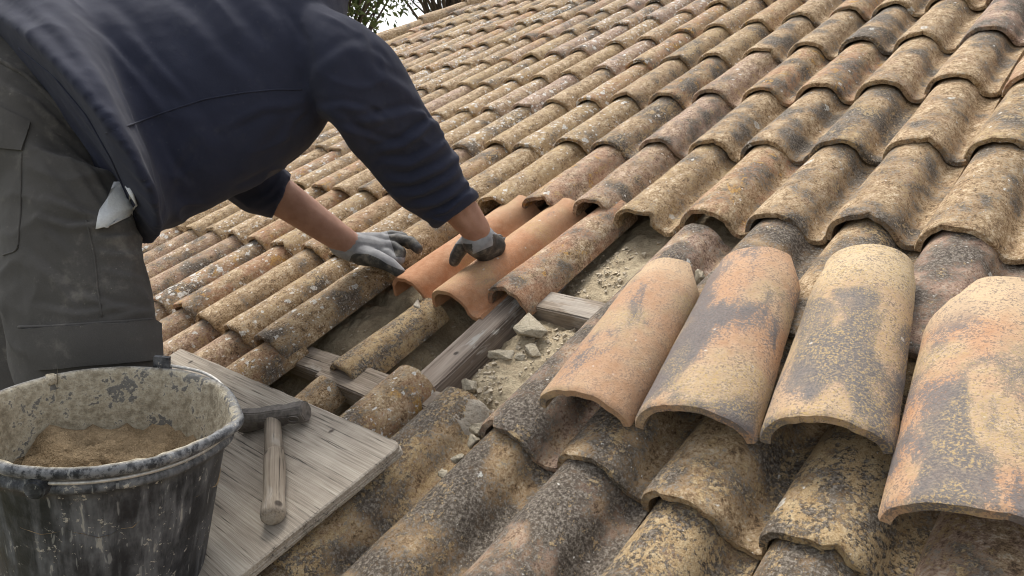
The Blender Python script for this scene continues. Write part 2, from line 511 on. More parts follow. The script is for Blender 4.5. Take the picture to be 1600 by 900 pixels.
# the house body under the roof: rendered walls, back slope and the deck below the tiles
yb0, yb1 = -1.75, 2.9
bm = bmesh.new()
x0, x1 = -3.0, 1.8
def zr(y, dn): return y * math.tan(SLOPE) - dn
pts = [(y, zr(y, .20)) for y in (yb0, yb1)]
vsb = []
for x in (x0, x1):
    for y, z in ((yb0, -4), (yb0, zr(yb0, .2)), (yb1, zr(yb1, .2)), (yb1 * 2 - yb0, zr(yb0, .2)), (yb1 * 2 - yb0, -4)):
        vsb.append(bm.verts.new((x, y, z)))
bm.faces.new(vsb[:5]); bm.faces.new(vsb[5:][::-1])
for i in range(5):
    j = (i + 1) % 5
    bm.faces.new((vsb[i], vsb[5 + i], vsb[5 + j], vsb[j]))
house = link('house', bm_mesh(bm, 'house', M['wall']), None, None, False)
tag(house, 'rendered house walls carrying the tiled roof', 'house')

def box_local(name, x0, x1, y0, y1, z0, z1, mat, parent, bev=.003, seed=0, wob=.0012, rot=0.0):
    cx, cy = (x0 + x1) / 2, (y0 + y1) / 2
    o = link(name, bm_mesh(beam_bm(x0 - cx, x1 - cx, y0 - cy, y1 - cy, z0, z1, bev, 10, wob, seed), name, mat), None, parent)
    o.location = (cx, cy, 0)
    o.rotation_euler = (0, 0, rot)
    sharp(o)
    return o
box_local('deck', -3.05, 1.85, -1.78, 3.12, -.19, -.125, M['deck'], roof, .003, 1)

# ------------------------------------------------------------------ tiles
OUT = [(-.0640, .000), (-.0625, .014), (-.0565, .031), (-.0450, .045), (-.0265, .0555), (0, .060), (.0265, .0560), (.0440, .0465),
       (.0550, .0335), (.0620, .0205), (.0680, .0110), (.0760, .0060), (.0860, .0062), (.0950, .0100)]
def catmull(pts, per):
    P = [np.array(p) for p in pts]
    P = [2 * P[0] - P[1]] + P + [2 * P[-1] - P[-2]]
    o = []
    for i in range(1, len(P) - 2):
        for q in range(per):
            u = q / per
            o.append(.5 * ((2 * P[i]) + (-P[i - 1] + P[i + 1]) * u + (2 * P[i - 1] - 5 * P[i] + 4 * P[i + 1] - P[i + 2]) * u * u + (-P[i - 1] + 3 * P[i] - 3 * P[i + 1] + P[i + 2]) * u ** 3))
    o.append(P[-2])
    return np.array(o)

def sheet_mesh(name, prof_fn, nl, L, thick, seed, chip=.004, rough=.0016, mat=None, cut=None):
    """a curved tile of real thickness: prof_fn(v) gives the outer profile (x, z) at v in 0..1 up its length"""
    vs_, fs = [], []
    nr_ = random.Random(int(seed * 10))
    notch = (nr_.random() < .45 and chip > .0035, nr_.uniform(-.05, .05), nr_.uniform(.006, .016), nr_.uniform(.006, .014))
    p0 = prof_fn(0.0)
    nx = len(p0)
    vv = [0, .012, .03] + [i / (nl - 3) for i in range(1, nl - 3)] + [.975, 1.0]
    vv = sorted(vv)
    nv = len(vv)
    for side in (0, 1):
        for v in vv:
            pr = prof_fn(v)
            tg = np.gradient(pr, axis=0)
            tg /= np.linalg.norm(tg, axis=1)[:, None] + 1e-9
            nr = np.stack([-tg[:, 1], tg[:, 0]], 1)
            nr[nr[:, 1] < -.2] *= 1
            for i in range(nx):
                x, z = pr[i]
                y = v * L
                d = nz(x * 22 + seed * 7, y * 13, seed) * rough + nz(x * 70 + seed, y * 60, seed + 3) * rough * .35
                if v < .035:
                    y += (nz(x * 55 + seed * 3, 0, seed + .5) * chip + nz(x * 160, 1, seed) * chip * .5 + nz(x * 420, 2, seed) * chip * .35) * (1 - v / .035)
                    if side == 0: d -= (.0025 if v == 0 else 0.0)
                if v < .035 and notch[0]:
                    y += notch[2] * math.exp(-((x - notch[1]) / notch[3]) ** 2) * (1 - v / .05)
                if v > .97: y += nz(x * 60, 5, seed) * chip * .6
                if cut is not None: y = cut(x, y, L)
                th = thick * (1 + .15 * nz(x * 30, y * 9, seed + 8)) if side else 0.0
                vs_.append((x + nr[i, 0] * (d - th), y, z + nr[i, 1] * (d - th)))
    def id_(s, j, i): return s * nv * nx + j * nx + i
    for j in range(nv - 1):
        for i in range(nx - 1):
            fs.append((id_(0, j, i), id_(0, j, i + 1), id_(0, j + 1, i + 1), id_(0, j + 1, i)))
            fs.append((id_(1, j, i), id_(1, j + 1, i), id_(1, j + 1, i + 1), id_(1, j, i + 1)))
    for i in range(nx - 1):
        fs.append((id_(0, 0, i), id_(1, 0, i), id_(1, 0, i + 1), id_(0, 0, i + 1)))
        fs.append((id_(0, nv - 1, i), id_(0, nv - 1, i + 1), id_(1, nv - 1, i + 1), id_(1, nv - 1, i)))
    for j in range(nv - 1):
        fs.append((id_(0, j, 0), id_(0, j + 1, 0), id_(1, j + 1, 0), id_(1, j, 0)))
        fs.append((id_(0, j, nx - 1), id_(1, j, nx - 1), id_(1, j + 1, nx - 1), id_(0, j + 1, nx - 1)))
    m = mesh_of(name, vs_, fs, mat)
    m.polygons.foreach_set('use_smooth', [True] * len(m.polygons))
    m.set_sharp_from_angle(angle=R_(50))
    return m

def s_profile(seed=0, per=2, tilt=(.004, -.016), flare=1.0):
    base = catmull(OUT, per)
    hx = 1.0 + .05 * nz(seed * 3.3, 1)
    hz = 1.0 + .06 * nz(seed * 1.7, 5)
    def f(v):
        p = base.copy()
        k = (1.0 - .15 * v) * hx
        hump = p[:, 0] < .062
        x = p[:, 0].copy()
        x[hump] *= k
        x[~hump] = .062 * k + (p[~hump, 0] - .062) * (.095 - .062 * k) / .033
        z = p[:, 1] * hz * (1 - .04 * v) + tilt[0] + (tilt[1] - tilt[0]) * v
        return np.stack([x, z], 1)
    return f

NVAR = 16
tile_meshes = [sheet_mesh('roof_tile_%d' % i, s_profile(i + 1), 13, TLEN, .0125, i * 3.1 + 1, .005, .0022, M['tile']) for i in range(NVAR)]
far_meshes = [sheet_mesh('far_tile_%d' % i, s_profile(i + 30, 1), 7, TLEN, .0125, i * 3.1 + 70, .004, .002, M['tile']) for i in range(4)]

MISSING = {(0, 1), (1, 1), (2, 1), (3, 1), (0, 2), (1, 2), (2, 2), (3, 2), (0, 3), (1, 3), (4, 1), (4, 2), (-1, 1), (-1, 2), (-1, 3), (2, 3)}
def tile_place(k, j):
    if k >= 0:
        s = k * P_
        t = -j * E_
    else:
        s = P_ * (k + .19 * min(1, -k)) if j >= 1 else P_ * (.925 * k + .02)
        t = -j * E_
        if j < 0:
            t = -j * E_ * (1 - .075 * sm(0, -5, k))
    h1 = nz(k * 3.17 + .3, j * 5.31 + .7)
    h2 = nz(k * 2.71 + 9.3, j * 4.13 + 3.7)
    near = .6 if (k >= 3 and j >= 1) else 1.0
    return s + h1 * .016 * near, t + h2 * .030 * near, h1 * .05

cand = []
for j in range(-9, 6):
    for k in range(-20, 12):
        if (k, j) in MISSING: continue
        s, t, yaw = tile_place(k, j)
        if s < -2.98 + max(0.0, t - 1.9) * .42: continue
        x0_, y0_, z0_ = TOPX(W(s, t, .06))
        x1_, y1_, z1_ = TOPX(W(s, t + .34, .05))
        vis = -160 < x0_ < 1760 and y0_ > -60 and y1_ < 960 and x1_ < 1800 and x1_ > -100
        behind = (x0_ < 470 and y0_ < 200) or (x0_ < 215 and y0_ < 460) or (x0_ < 330 and y0_ < 300) or (x0_ < 210 and y0_ > 560)
        area = 1.0 / z0_ ** 2 if (vis and not behind) else 0.0
        cand.append((area, k, j, s, t, yaw))
cand.sort(key=lambda c: -c[0])
def tile_colour(k, j, s, t):
    r1, r2, r3, r4 = (random.random() for _ in range(4))
    left = sm(2.5, -1.5, k)                     # the part left of the repair carries more white lichen
    low = sm(1.0, 2.2, j) * (k >= 2)             # the courses below are dark with ochre speckle
    R = .38 + .36 * (r1 - .5) - .14 * left + .17 * low
    G = .32 + .42 * (r2 - .5) + .20 * low + .12 * left
    B = .13 + .12 * r3 + .24 * left * (.5 + r3) - .06 * low
    A = .22 * r4 + (.55 if r4 > .86 else 0.0) * (1 - low) + (.4 if left > .5 and r4 > .6 else 0)
    R = min(R, .57)
    return (max(0, R), max(0, G), max(0, B), min(1, A))
n_ind = 0
rest = []
for area, k, j, s, t, yaw in cand:
    if area > 0 and n_ind < 300:
        o = bpy.data.objects.new('roof_tile', tile_meshes[(k * 7 + j * 3) % NVAR])
        COL.objects.link(o)
        o.parent = roof
        o.location = (s, t, nz(k * 1.3, j * 2.2) * .003)
        o.rotation_euler = (nz(k, j * 1.9) * .012, nz(k * 1.7, j) * .085, yaw)
        sc = 1 + nz(k * 4.4, j * 7.7) * .065
        o.scale = (sc, 1, sc)
        o.color = tile_colour(k, j, s, t)
        n_ind += 1
    else:
        rest.append((k, j, s, t, yaw))
V, F = [], []
for k, j, s, t, yaw in rest:
    m = far_meshes[(k + j * 2) % 4]
    a = np.empty(len(m.vertices) * 3); m.vertices.foreach_get('co', a); a = a.reshape(-1, 3)
    c_, s_ = math.cos(yaw), math.sin(yaw)
    b = len(V)
    V += [(s + x * c_ - y * s_, t + x * s_ + y * c_, z) for x, y, z in a]
    F += [tuple(i + b for i in p.vertices) for p in m.polygons]
o = link('roof_tile_field', mesh_of('roof_tile_field', V, F, M['tile']), None, roof)
o.data.set_sharp_from_angle(angle=R_(50))
o.color = (.30, .42, .40, .35)
tag(o, kind='stuff')
print('tiles', n_ind, len(rest), round(time.time() - T0, 1))

def barrel_edge(i):
    def f(v):
        th = np.radians(np.linspace(-92, 92, 21))
        r = .064 - .008 * v
        return np.stack([r * np.sin(th), (.062 - .004 * v) * np.cos(th)], 1)
    return f
lt = link('roof_tile', sheet_mesh('roof_tile_long', s_profile(3, 2, (.004, -.018)), 22, .66, .0125, 8.8, .005, .0022, M['tile']), None, roof, False)
lt.location = (4 * P_, -2 * E_, .0); lt.color = (.46, .30, .16, .0)
edge_tiles = ((-.128, 1, (.36, .42, .34, .1)), (-.130, 2, (.30, .30, .42, .0)), (-.122, 3, (.30, .35, .42, .55)), (.326, 3, (.34, .42, .46, .75)))
for i, (s_, j_, c_) in enumerate(edge_tiles):
    bt_ = link('roof_tile', sheet_mesh('edge_tile_%d' % i, barrel_edge(i), 14, .40, .0125, 51.0 + i * 4, .005, .0022, M['tile']), None, roof, False)
    bt_.location = (s_, -j_ * E_ + (.0 if i < 3 else .012), .004 if j_ < 3 else 0.0)
    bt_.rotation_euler = (R_(-2.4), 0, R_((-1, 1.2, -.5, 2)[i]))
    bt_.color = c_
# verge capping along the far gable edge and along the ridge
def barrel_profile(r0, r1, h0, h1, a0=88, n=17, collar=0.0, c0=.90):
    def f(v):
        r = r0 + (r1 - r0) * v
        h = h0 + (h1 - h0) * v
        if collar: 
            q = sm(c0 - .012, c0 + .004, v) * collar
            r -= q; h -= q
        th = np.radians(np.linspace(-a0, a0, n))
        return np.stack([r * np.sin(th), h * np.cos(th)], 1)
    return f
verge_m = sheet_mesh('verge_tile', barrel_profile(.085, .075, .07, .06), 7, .42, .013, 5.5, .004, .002, M['tile'])
for i in range(14):
    o = bpy.data.objects.new('verge_tile', verge_m)
    COL.objects.link(o); o.parent = roof
    o.location = (-3.02 + .012 * nz(i * 2.2) + max(0.0, -1.75 + i * .345 - 1.9) * .42, -1.75 + i * .345, .035)
    o.rotation_euler = (R_(-2), 0, nz(i * 3.1) * .05 - (.4 if i > 10 else 0))
    o.color = (.15, .2, .32, .1)
for i in range(13):
    o = bpy.data.objects.new('ridge_tile', verge_m)
    COL.objects.link(o); o.parent = roof
    o.location = (-3.0 + i * .37, 3.12, .03)
    o.rotation_euler = (0, 0, R_(-90))
    o.color = (.25, .25, .3, .1)

# ------------------------------------------------------------------ the opened strip: bed, rafter, battens, mortar
def bedh(s, t):
    h = -.050 + .010 * nz(s * 16, t * 16, 2) + .006 * nz(s * 45, t * 45, 4) + .003 * nz(s * 120, t * 120, 6)
    h += .030 * sm(.36, .42, s) * sm(-.66, -.56, t) * sm(-.30, -.36, t) * (1 - .5 * sm(.5, .62, s))
    h += .026 * sm(.38, .46, s) * sm(-.32, -.20, t)
    h -= .022 * sm(.36, .33, s) * sm(-.34, -.38, t)
    h += .030 * sm(.04, -.04, s) * sm(-.62, -.5, t) * sm(-.36, -.42, t)
    h -= .030 * sm(.13, .17, s) * sm(.31, .27, s) * sm(-.63, -.58, t)
    h -= .03 * sm(.10, .16, s) * sm(.31, .27, s) * sm(-.46, -.38, t) * sm(.0, -.05, t)
    h -= .02 * sm(-.63, -.67, t)
    return h
S0, S1, TT0, TT1 = -.22, .76, -1.0, .16
nxs, nys = 168, 190
V = []
for jy in range(nys):
    for ix in range(nxs):
        s = S0 + (S1 - S0) * ix / (nxs - 1); t = TT0 + (TT1 - TT0) * jy / (nys - 1)
        V.append((s, t, bedh(s, t)))
F = [(a, a + 1, a + 1 + nxs, a + nxs) for jy in range(nys - 1) for a in range(jy * nxs, jy * nxs + nxs - 1)]
link('mortar_bed', mesh_of('mortar_bed', V, F, M['bed']), None, roof)

box_local('rafter', .293, .366, -.655, -.10, -.085, -.002, M['rafter'], roof, .004, 3)
box_local('batten', -.115, .062, -.664, -.602, -.058, -.012, M['batten'], roof, .003, 5, rot=.02)
box_local('batten', .048, .296, -.682, -.612, -.056, .000, M['batten'], roof, .003, 6, rot=-.01)
box_local('batten', .300, .545, -.652, -.606, -.060, -.006, M['batten'], roof, .003, 8)
box_local('batten', .320, .520, -.705, -.662, -.075, -.030, M['batten'], roof, .003, 9)
box_local('batten', .385, .640, -.338, -.278, -.060, .004, M['batten'], roof, .003, 11, rot=-.03)

# old barrel still lying in the opened strip
ub = link('under_tile', sheet_mesh('under_tile', barrel_profile(.056, .049, .058, .050, 92), 11, .27, .012, 4.2, .004, .002, M['tile']), None, roof, False)
ub.location = (.118, -.655, -.030); ub.rotation_euler = (R_(-2.0), 0, R_(-1)); ub.color = (.46, .62, .08, .0)
ub2 = link('under_tile', sheet_mesh('under_tile_lower', barrel_profile(.056, .05, .05, .045, 92), 11, .34, .012, 9.2, .005, .003, M['tile']), None, roof, False)
ub2.location = (.115, -1.02, -.035); ub2.rotation_euler = (0, 0, R_(3)); ub2.color = (.30, .3, .1, .0)

def mortar_patch(name, s0, s1, t0, t1, cs, lift, seed, mat, parent=roof):
    """a smear of mortar over the hump at column centre cs"""
    base = catmull(OUT, 3)
    n1, n2 = 34, 26
    V = []
    for j in range(n2):
        for i in range(n1):
            u, v = i / (n1 - 1), j / (n2 - 1)
            s = s0 + (s1 - s0) * u; t = t0 + (t1 - t0) * v
            x = s - cs
            x = (x + .064) % P_ - .064
            x = x / .88 if abs(x) < .07 else x
            z = np.interp(x, base[:, 0], base[:, 1]) * .95
            edge = min(u, 1 - u, v, 1 - v) * 2
            a = sm(.0, .35, edge + .35 * nz(s * 40, t * 40, seed))
            z += -.030 + (lift + .012) * a + a * (.003 * nz(s * 60, t * 60, seed + 2) + .0025 * nz(s * 170, t * 170, seed + 5))
            V.append((s, t, z))
    F = [(a, a + 1, a + 1 + n1, a + n1) for j in range(n2 - 1) for a in range(j * n1, j * n1 + n1 - 1)]
    return link(name, mesh_of(name, V, F, mat), None, parent)
mortar_patch('mortar_collar', .405, .565, -.690, -.614, .468, .002, 2.0, M['collar'])

# ------------------------------------------------------------------ tiles being laid and loose tiles lying on the roof
def place_roof(o, s, t, n, yaw=0.0, pitch=0.0, roll=0.0):
    o.matrix_world = MS @ (Matrix.Translation((s, t, n)) @ Matrix.Rotation(yaw, 4, 'Z') @ Matrix.Rotation(pitch, 4, 'X') @ Matrix.Rotation(roll, 4, 'Y'))
    return o
nt0 = link('clay_tile', sheet_mesh('clay_tile_a', s_profile(41, 3, (.0, -.008)), 15, .44, .012, 11.0, .003, .0012, M['newtile']), None, None, False)
place_roof(nt0, .050, -.385, -.004, R_(-1.5), R_(-1.3)); nt0.color = (.0, .25, .15, .95)
tag(nt0, 'clean orange tile being set down, under the fingers of the far gloved hand', 'roof tile', 'clean orange tiles being laid')
nt1 = link('clay_tile', sheet_mesh('clay_tile_b', s_profile(45, 3, (.0, -.008)), 15, .455, .012, 13.0, .003, .0012, M['newtile']), None, None, False)
place_roof(nt1, .208, -.398, -.004, R_(-1.0), R_(-1.3)); nt1.color = (.12, .2, .25, .95)
tag(nt1, 'clean orange tile with a dark smudge, pressed by the near gloved hand', 'roof tile', 'clean orange tiles being laid')
pk = link('clay_tile', sheet_mesh('clay_tile_c', barrel_profile(.066, .056, .062, .050, 90, 19), 13, .42, .013, 17.0, .005, .002, M['tile']), None, None, False)
place_roof(pk, .342, -.350, -.006, R_(-2.5), R_(-1.4)); pk.color = (.30, .12, .02, 1.0)
tag(pk, 'pinkish grey speckled old barrel tile beside the orange tiles', 'roof tile')

def chamfer(side, dx, dy, half):
    def c(x, y, L):
        xs = x * side
        lim = L - max(0.0, (xs - (half - dx))) / dx * dy
        return min(y, lim)
    return c
def loose(name, r0, r1, h0, L, seed, col, lo, up, label, cut=None, collar=.0055, roll=0.0, a0=84):
    m = sheet_mesh(name, barrel_profile(r0, r1, h0, h0 * .93, a0, 25, collar), 22, L, .0135, seed, .0032, .0016, M['newtile'], cut)
    o = link('loose_tile', m, None, None, False)
    lo = Vector(lo); up = Vector(up)
    y = (up - lo).normalized()
    x = y.cross(Vector((0, 0, 1))).normalized()
    z = x.cross(y)
    x, z = x * math.cos(roll) - z * math.sin(roll), z * math.cos(roll) + x * math.sin(roll)
    o.matrix_world = MS @ (Matrix.Translation(lo) @ Matrix((x, y, z)).transposed().to_4x4())
    o.color = col
    tag(o, label, 'roof tile', 'loose tiles set out on the roof')
    return o
loose('loose_tile_a', .079, .069, .060, .365, 21.0, (.40, .55, .30, .45), (.743, -.617, .062), (.703, -.285, .062),
      'loose beige and pink barrel tile overlapping the dark course, next to the opened strip', chamfer(1, .03, .05, .066), roll=.03)
loose('loose_tile_b', .085, .077, .062, .40, 25.0, (.62, .15, .25, .50), (.907, -.588, .062), (.838, -.208, .062),
      'loose pinkish barrel tile with a long dark grey streak and a chipped shoulder', chamfer(1, .02, .05, .073), roll=-.02)
loose('loose_tile_c', .078, .071, .060, .40, 29.0, (.78, .95, .70, .10), (1.066, -.555, .070), (1.000, -.165, .066),
      'loose yellowish barrel tile with blotchy grey patches and a pale top band', roll=-.10)
loose('loose_tile_d', .098, .092, .066, .41, 33.0, (.66, .80, .30, .60), (1.245, -.625, .072), (1.196, -.225, .066),
      'loose wide barrel tile with a broad slate grey stain and red edge', chamfer(-1, .05, .07, .088), roll=.04)
print('loose tiles', round(time.time() - T0, 1))

# ------------------------------------------------------------------ rubble
def lump(seed, dims, sub=2, rough=.10, npts=13, box=False):
    r = random.Random(seed)
    bm = bmesh.new()
    for _ in range(npts):
        v = Vector((r.uniform(-1, 1), r.uniform(-1, 1), r.uniform(-1, 1)))
        v = v / max(abs(v.x), abs(v.y), abs(v.z)) * r.uniform(.75, 1) if r.random() < .7 else v
        bm.verts.new((v.x * dims[0], v.y * dims[1], v.z * dims[2]))
    if box:
        bm.clear()
        for q in range(8):
            bm.verts.new(((1 if q & 1 else -1) * dims[0] * r.uniform(.7, 1), (1 if q & 2 else -1) * dims[1] * r.uniform(.7, 1), (1 if q & 4 else -1) * dims[2] * r.uniform(.75, 1)))
        bm.verts.new((dims[0] * 1.12, r.uniform(-.3, .3) * dims[1], -.2 * dims[2])); bm.verts.new((-dims[0] * 1.1, .2 * dims[1], 0))
    h = bmesh.ops.convex_hull(bm, input=bm.verts)
    bmesh.ops.delete(bm, geom=[v for v in bm.verts if not v.link_faces], context='VERTS')
    if sub:
        bmesh.ops.bevel(bm, geom=list(bm.edges), offset=min(dims) * .10, segments=1, affect='EDGES')
        bmesh.ops.triangulate(bm, faces=bm.faces)
        bmesh.ops.subdivide_edges(bm, edges=bm.edges, cuts=sub)
        f = 1.6 / max(dims)
        for v in bm.verts:
            v.co += v.co.normalized() * min(dims) * rough * (nz(v.co.x * f * 2, v.co.y * f * 2, v.co.z * f * 2 + seed) + .5 * nz(v.co.x * f * 6, v.co.y * f * 6, v.co.z * f * 6 + seed))
    return bm
def stone(seed, px, n, dims, label, yaw=0.0, mat='stone', name='mortar_lump', roll=0.0):
    v = CAMR @ Vector(((px[0] - 800.0) / FPX, (450.0 - px[1]) / FPX, -1.0))
    p = CAMP + v * ((n - CAMP.z) / v.z)
    o = link(name, bm_mesh(lump(seed, dims, 3, .30, 16, dims[0] > .05), name, M[mat]), None, None)
    place_roof(o, p.x, p.y, n, yaw, 0, roll)
    sharp(o, 32)
    tag(o, label, 'mortar lump')
    return o
stone(6, (824, 512), .000, (.050, .027, .014), 'large pale block of old mortar wedged below the pinkish barrel tile', R_(-24))
stone(8, (783, 551), -.014, (.030, .018, .010), 'flat oval piece of mortar lying on the rubble by the rafter', R_(10))
stone(12, (832, 545), -.014, (.032, .014, .008), 'thin yellowish slab of mortar below the large block', R_(-25))
stone(15, (731, 602), -.012, (.020, .015, .010), 'pale angular mortar stone beside the rafter foot', R_(20))
stone(19, (812, 558), -.018, (.014, .010, .007), 'small mortar chip between the flat piece and the slab')
stone(23, (714, 717), .030, (.012, .010, .007), 'small round mortar crumb in the tile valley below the collar')
stone(27, (692, 741), .026, (.013, .009, .006), 'pale mortar crumb lower in the same tile valley')
stone(31, (748, 672), .016, (.010, .012, .012), 'cracked mortar bit plugging the gap beside the dark tile end')
stone(35, (738, 690), .020, (.012, .012, .010), 'stacked mortar bit under the cracked plug of mortar')
stone(39, (1095, 434), .030, (.017, .014, .016), 'knobbly brown mortar lump behind the beige loose tile')
stone(43, (652, 476), .012, (.022, .009, .005), 'grey flaky mortar under the edge of the clean orange tile', R_(-30), 'collar')

bm = bmesh.new()
r = random.Random(5)
for i in range(1500):
    if i < 1150:
        s = r.uniform(.37, .60); t = r.uniform(-.62, -.02)
    else:
        s = r.uniform(-.06, .30); t = r.uniform(-.63, -.36)
    if nz(s * 14, t * 14, 8) + r.uniform(-.25, .25) < -.02: continue
    z = bedh(s, t)
    d = r.choice((.0018, .0022, .0025, .003, .0035, .0045, .006))
    b2 = lump(i + 100, (d * r.uniform(.8, 1.4), d, d * .7), 0, 0, 9)
    mt = Matrix.Translation((s, t, z + d * .3)) @ Matrix.Rotation(r.uniform(0, 6), 4, 'Z')
    me = bpy.data.meshes.new('tmp'); b2.to_mesh(me); b2.free(); me.transform(mt)
    bm.from_mesh(me); bpy.data.meshes.remove(me)
o = link('gravel', bm_mesh(bm, 'gravel', M['grit']), None, None, False)
o.matrix_world = MS
tag(o, 'crumbled mortar gravel strewn over the opened bed', 'gravel', kind='stuff')

# ------------------------------------------------------------------ plank, bucket, hammer
def plank():
    top, bot = .094, .074
    c = [(-.26, -.803), (.529, -.790), (.455, -1.30), (-.30, -1.30)]
    poly = []
    a, b, d = Vector(c[0]), Vector(c[1]), Vector(c[2])
    n1 = 26
    for i in range(n1): poly.append(a.lerp(b + (a - b).normalized() * .018, i / (n1 - 1)))
    p0, p1 = b + (a - b).normalized() * .018, b + (d - b).normalized() * .018
    for i in range(1, 6):
        u = i / 6
        poly.append((p0 * (1 - u) ** 2 + b * 2 * u * (1 - u) + p1 * u * u))
    for i in range(n1): poly.append(p1.lerp(d, i / (n1 - 1)))
    poly.append(Vector(c[3]))
    bm = bmesh.new()
    rings = []
    for z, ins in ((bot, .002), (bot + .002, .0), (bot + .0065, -.0008), (bot + .007, .0012), (bot + .0105, -.0005), (bot + .011, .001), (top - .002, .0), (top, .0025)):
        ring = []
        ctr = Vector((.1, -1.05))
        for i, q in enumerate(poly):
            dr = (q - ctr).normalized()
            w = .0022 * nz(q.x * 50, q.y * 50, z * 300)
            qq = q - dr * (ins + w)
            ring.append(bm.verts.new((qq.x - .1, qq.y + 1.05, z)))
        rings.append(ring)
    nn = len(poly)
    for r0, r1 in zip(rings, rings[1:]):
        for i in range(nn):
            bm.faces.new((r0[i], r0[(i + 1) % nn], r1[(i + 1) % nn], r1[i]))
    bm.faces.new(rings[0][::-1]); bm.faces.new(rings[-1])
    o = link('plank', bm_mesh(bm, 'plank', M['wood']), None, None)
    place_roof(o, .1, -1.05, 0)
    sharp(o, 30)
    tag(o, 'weathered grey plywood board laid on the tiles under bucket and hammer', 'board')
plank()

BUP = PX(178, 643, 1.0)
bucket_c = PX(170, 640, .88)                          # centre of the rim
axis = Vector((0, 0, 1))
axis = (Matrix.Rotation(R_(9), 3, FWD) @ axis).normalized()   # leans a little
def bucket():
    H = .262
    q = axis.to_track_quat('Z', 'Y')
    root = empty('bucket')
    base = bucket_c - axis * H
    root.matrix_world = Matrix.Translation(base) @ q.to_matrix().to_4x4()
    tag(root, 'black plastic mortar bucket splashed with dried mortar standing on the board', 'bucket')
    prof = [(.0, .002, 0), (.105, .002, 0), (.1105, .0, 0), (.114, .004, 0), (.1165, .03, 0), (.124, .09, 0), (.1325, .16, 0), (.1395, .215, 0), (.1415, .226, 0),
            (.1465, .2275, 0), (.148, .231, 0), (.1475, .236, 0), (.1445, .239, 0), (.1445, .2455, 0), (.151, .2475, 0), (.1545, .2515, 0), (.1555, .257, 0), (.153, .2615, 0),
            (.1495, .2625, .35), (.1465, .260, .7), (.144, .254, 1), (.1405, .236, 1), (.1365, .21, 1), (.130, .16, 1), (.122, .10, 1), (.1135, .03, 1), (.108, .012, 1), (.0, .012, 1)]
    NA = 96
    V, F, ins = [], [], []
    for (r_, z_, i_) in prof:
        for a in range(NA):
            th = 2 * math.pi * a / NA
            sp = max(0, math.cos(th - SPOUT)) ** 40 * sm(.20, .262, z_) * .012
            rr = r_ + (sp if r_ > .05 else 0)
            if i_ > .5 and r_ > .05: rr -= .0055 * (.4 + nz(math.cos(th) * 6, math.sin(th) * 6, z_ * 40)) + .003 * nz(math.cos(th) * 19, math.sin(th) * 19, z_ * 90)
            V.append((rr * math.cos(th), rr * math.sin(th), z_ + .0012 * nz(th * 2, z_ * 9)))
            ins.append(i_ if i_ < .5 else sm(.2, .6, i_ + .25 * nz(math.cos(th) * 4, math.sin(th) * 4, z_ * 20)))
    for i in range(len(prof) - 1):
        for a in range(NA):
            b = (a + 1) % NA
            F.append((i * NA + a, i * NA + b, (i + 1) * NA + b, (i + 1) * NA + a))
    m = mesh_of('bucket_shell', V, F, M['bucket'])
    at = m.attributes.new('inside', 'FLOAT', 'POINT')
    at.data.foreach_set('value', ins)
    link('shell', m, None, root)
    inv = root.matrix_world.inverted()
    # ears and wire handle: one ear shows behind the rim, the handle lies down along the right rim
    ear_w = PX(268, 562, bucket_c_depth(268, 562))
    e = inv @ ear_w
    th0 = math.atan2(e.y, e.x)
    for th, zz in ((th0, .258), (th0 + math.pi, .238)):
        bm = bmesh.new()
        bmesh.ops.create_cone(bm, cap_ends=True, segments=20, radius1=.013, radius2=.011, depth=.014)
        bmesh.ops.bevel(bm, geom=[e_ for e_ in bm.edges if e_.calc_face_angle(0) > .8], offset=.002, segments=2, affect='EDGES')
        bmesh.ops.create_cube(bm, size=1, matrix=Matrix.Translation((-.010, 0, -.003)) @ Matrix.Diagonal((.022, .022, .008, 1)))
        o = link('handle_ear', bm_mesh(bm, 'handle_ear', M['bucket']), None, root)
        sharp(o)
        o.matrix_local = Matrix.Rotation(th, 4, 'Z') @ Matrix.Translation((.157 if zz > .25 else .150, 0, zz)) @ Matrix.Rotation(R_(90), 4, 'Y')
    pts = []
    n = 60
    for i in range(n + 1):
        u = i / n
        th = th0 - math.pi * u
        rr = .1580 - .0105 * sm(.15, .42, u)
        pts.append(Vector((rr * math.cos(th), rr * math.sin(th),   .264 - .021 * sm(.10, .42, u))))
    link('wire_handle', tube_mesh('wire_handle', pts, .0024, 10, M['wire']), None, root)
    # mortar inside
    V, F = [], []
    NR = 26
    for i in range(NR + 1):
        for a in range(72):
            th = 2 * math.pi * a / 72
            rr = .1345 * i / NR
            x, y = rr * math.cos(th), rr * math.sin(th)
            z = .172 + .024 * nz(x * 9 + 3, y * 9, 1) + .020 * nz(x * 26, y * 26, 3) + .012 * abs(nz(x * 60, y * 60, 5)) + .006 * nz(x * 150, y * 150, 7)
            crack = abs(nz(x * 17 + 5, y * 17, 9))
            z -= .014 * sm(.06, .0, crack) * sm(.0, .3, nz(x * 6, y * 6, 11) + .2)
            V.append((x, y, z))
    for i in range(NR):
        for a in range(72):
            b = (a + 1) % 72
            F.append((i * 72 + a, i * 72 + b, (i + 1) * 72 + b, (i + 1) * 72 + a))
    o = link('mortar', mesh_of('mortar', V, F, M['wetmortar']), None, None)
    o.matrix_world = root.matrix_world.copy()
    tag(o, 'crumbly sandy mortar filling the black bucket', 'mortar')
    # lump of pale mortar stuck on the back rim
    w = PX(80, 588, bucket_c_depth(80, 588) )
    b = link('dried_mortar', bm_mesh(lump(77, (.012, .009, .007)), 'dried_mortar', M['stone']), None, root)
    p = inv @ w
    b.location = (p.x * .99, p.y * .99, .258)
    return root, base
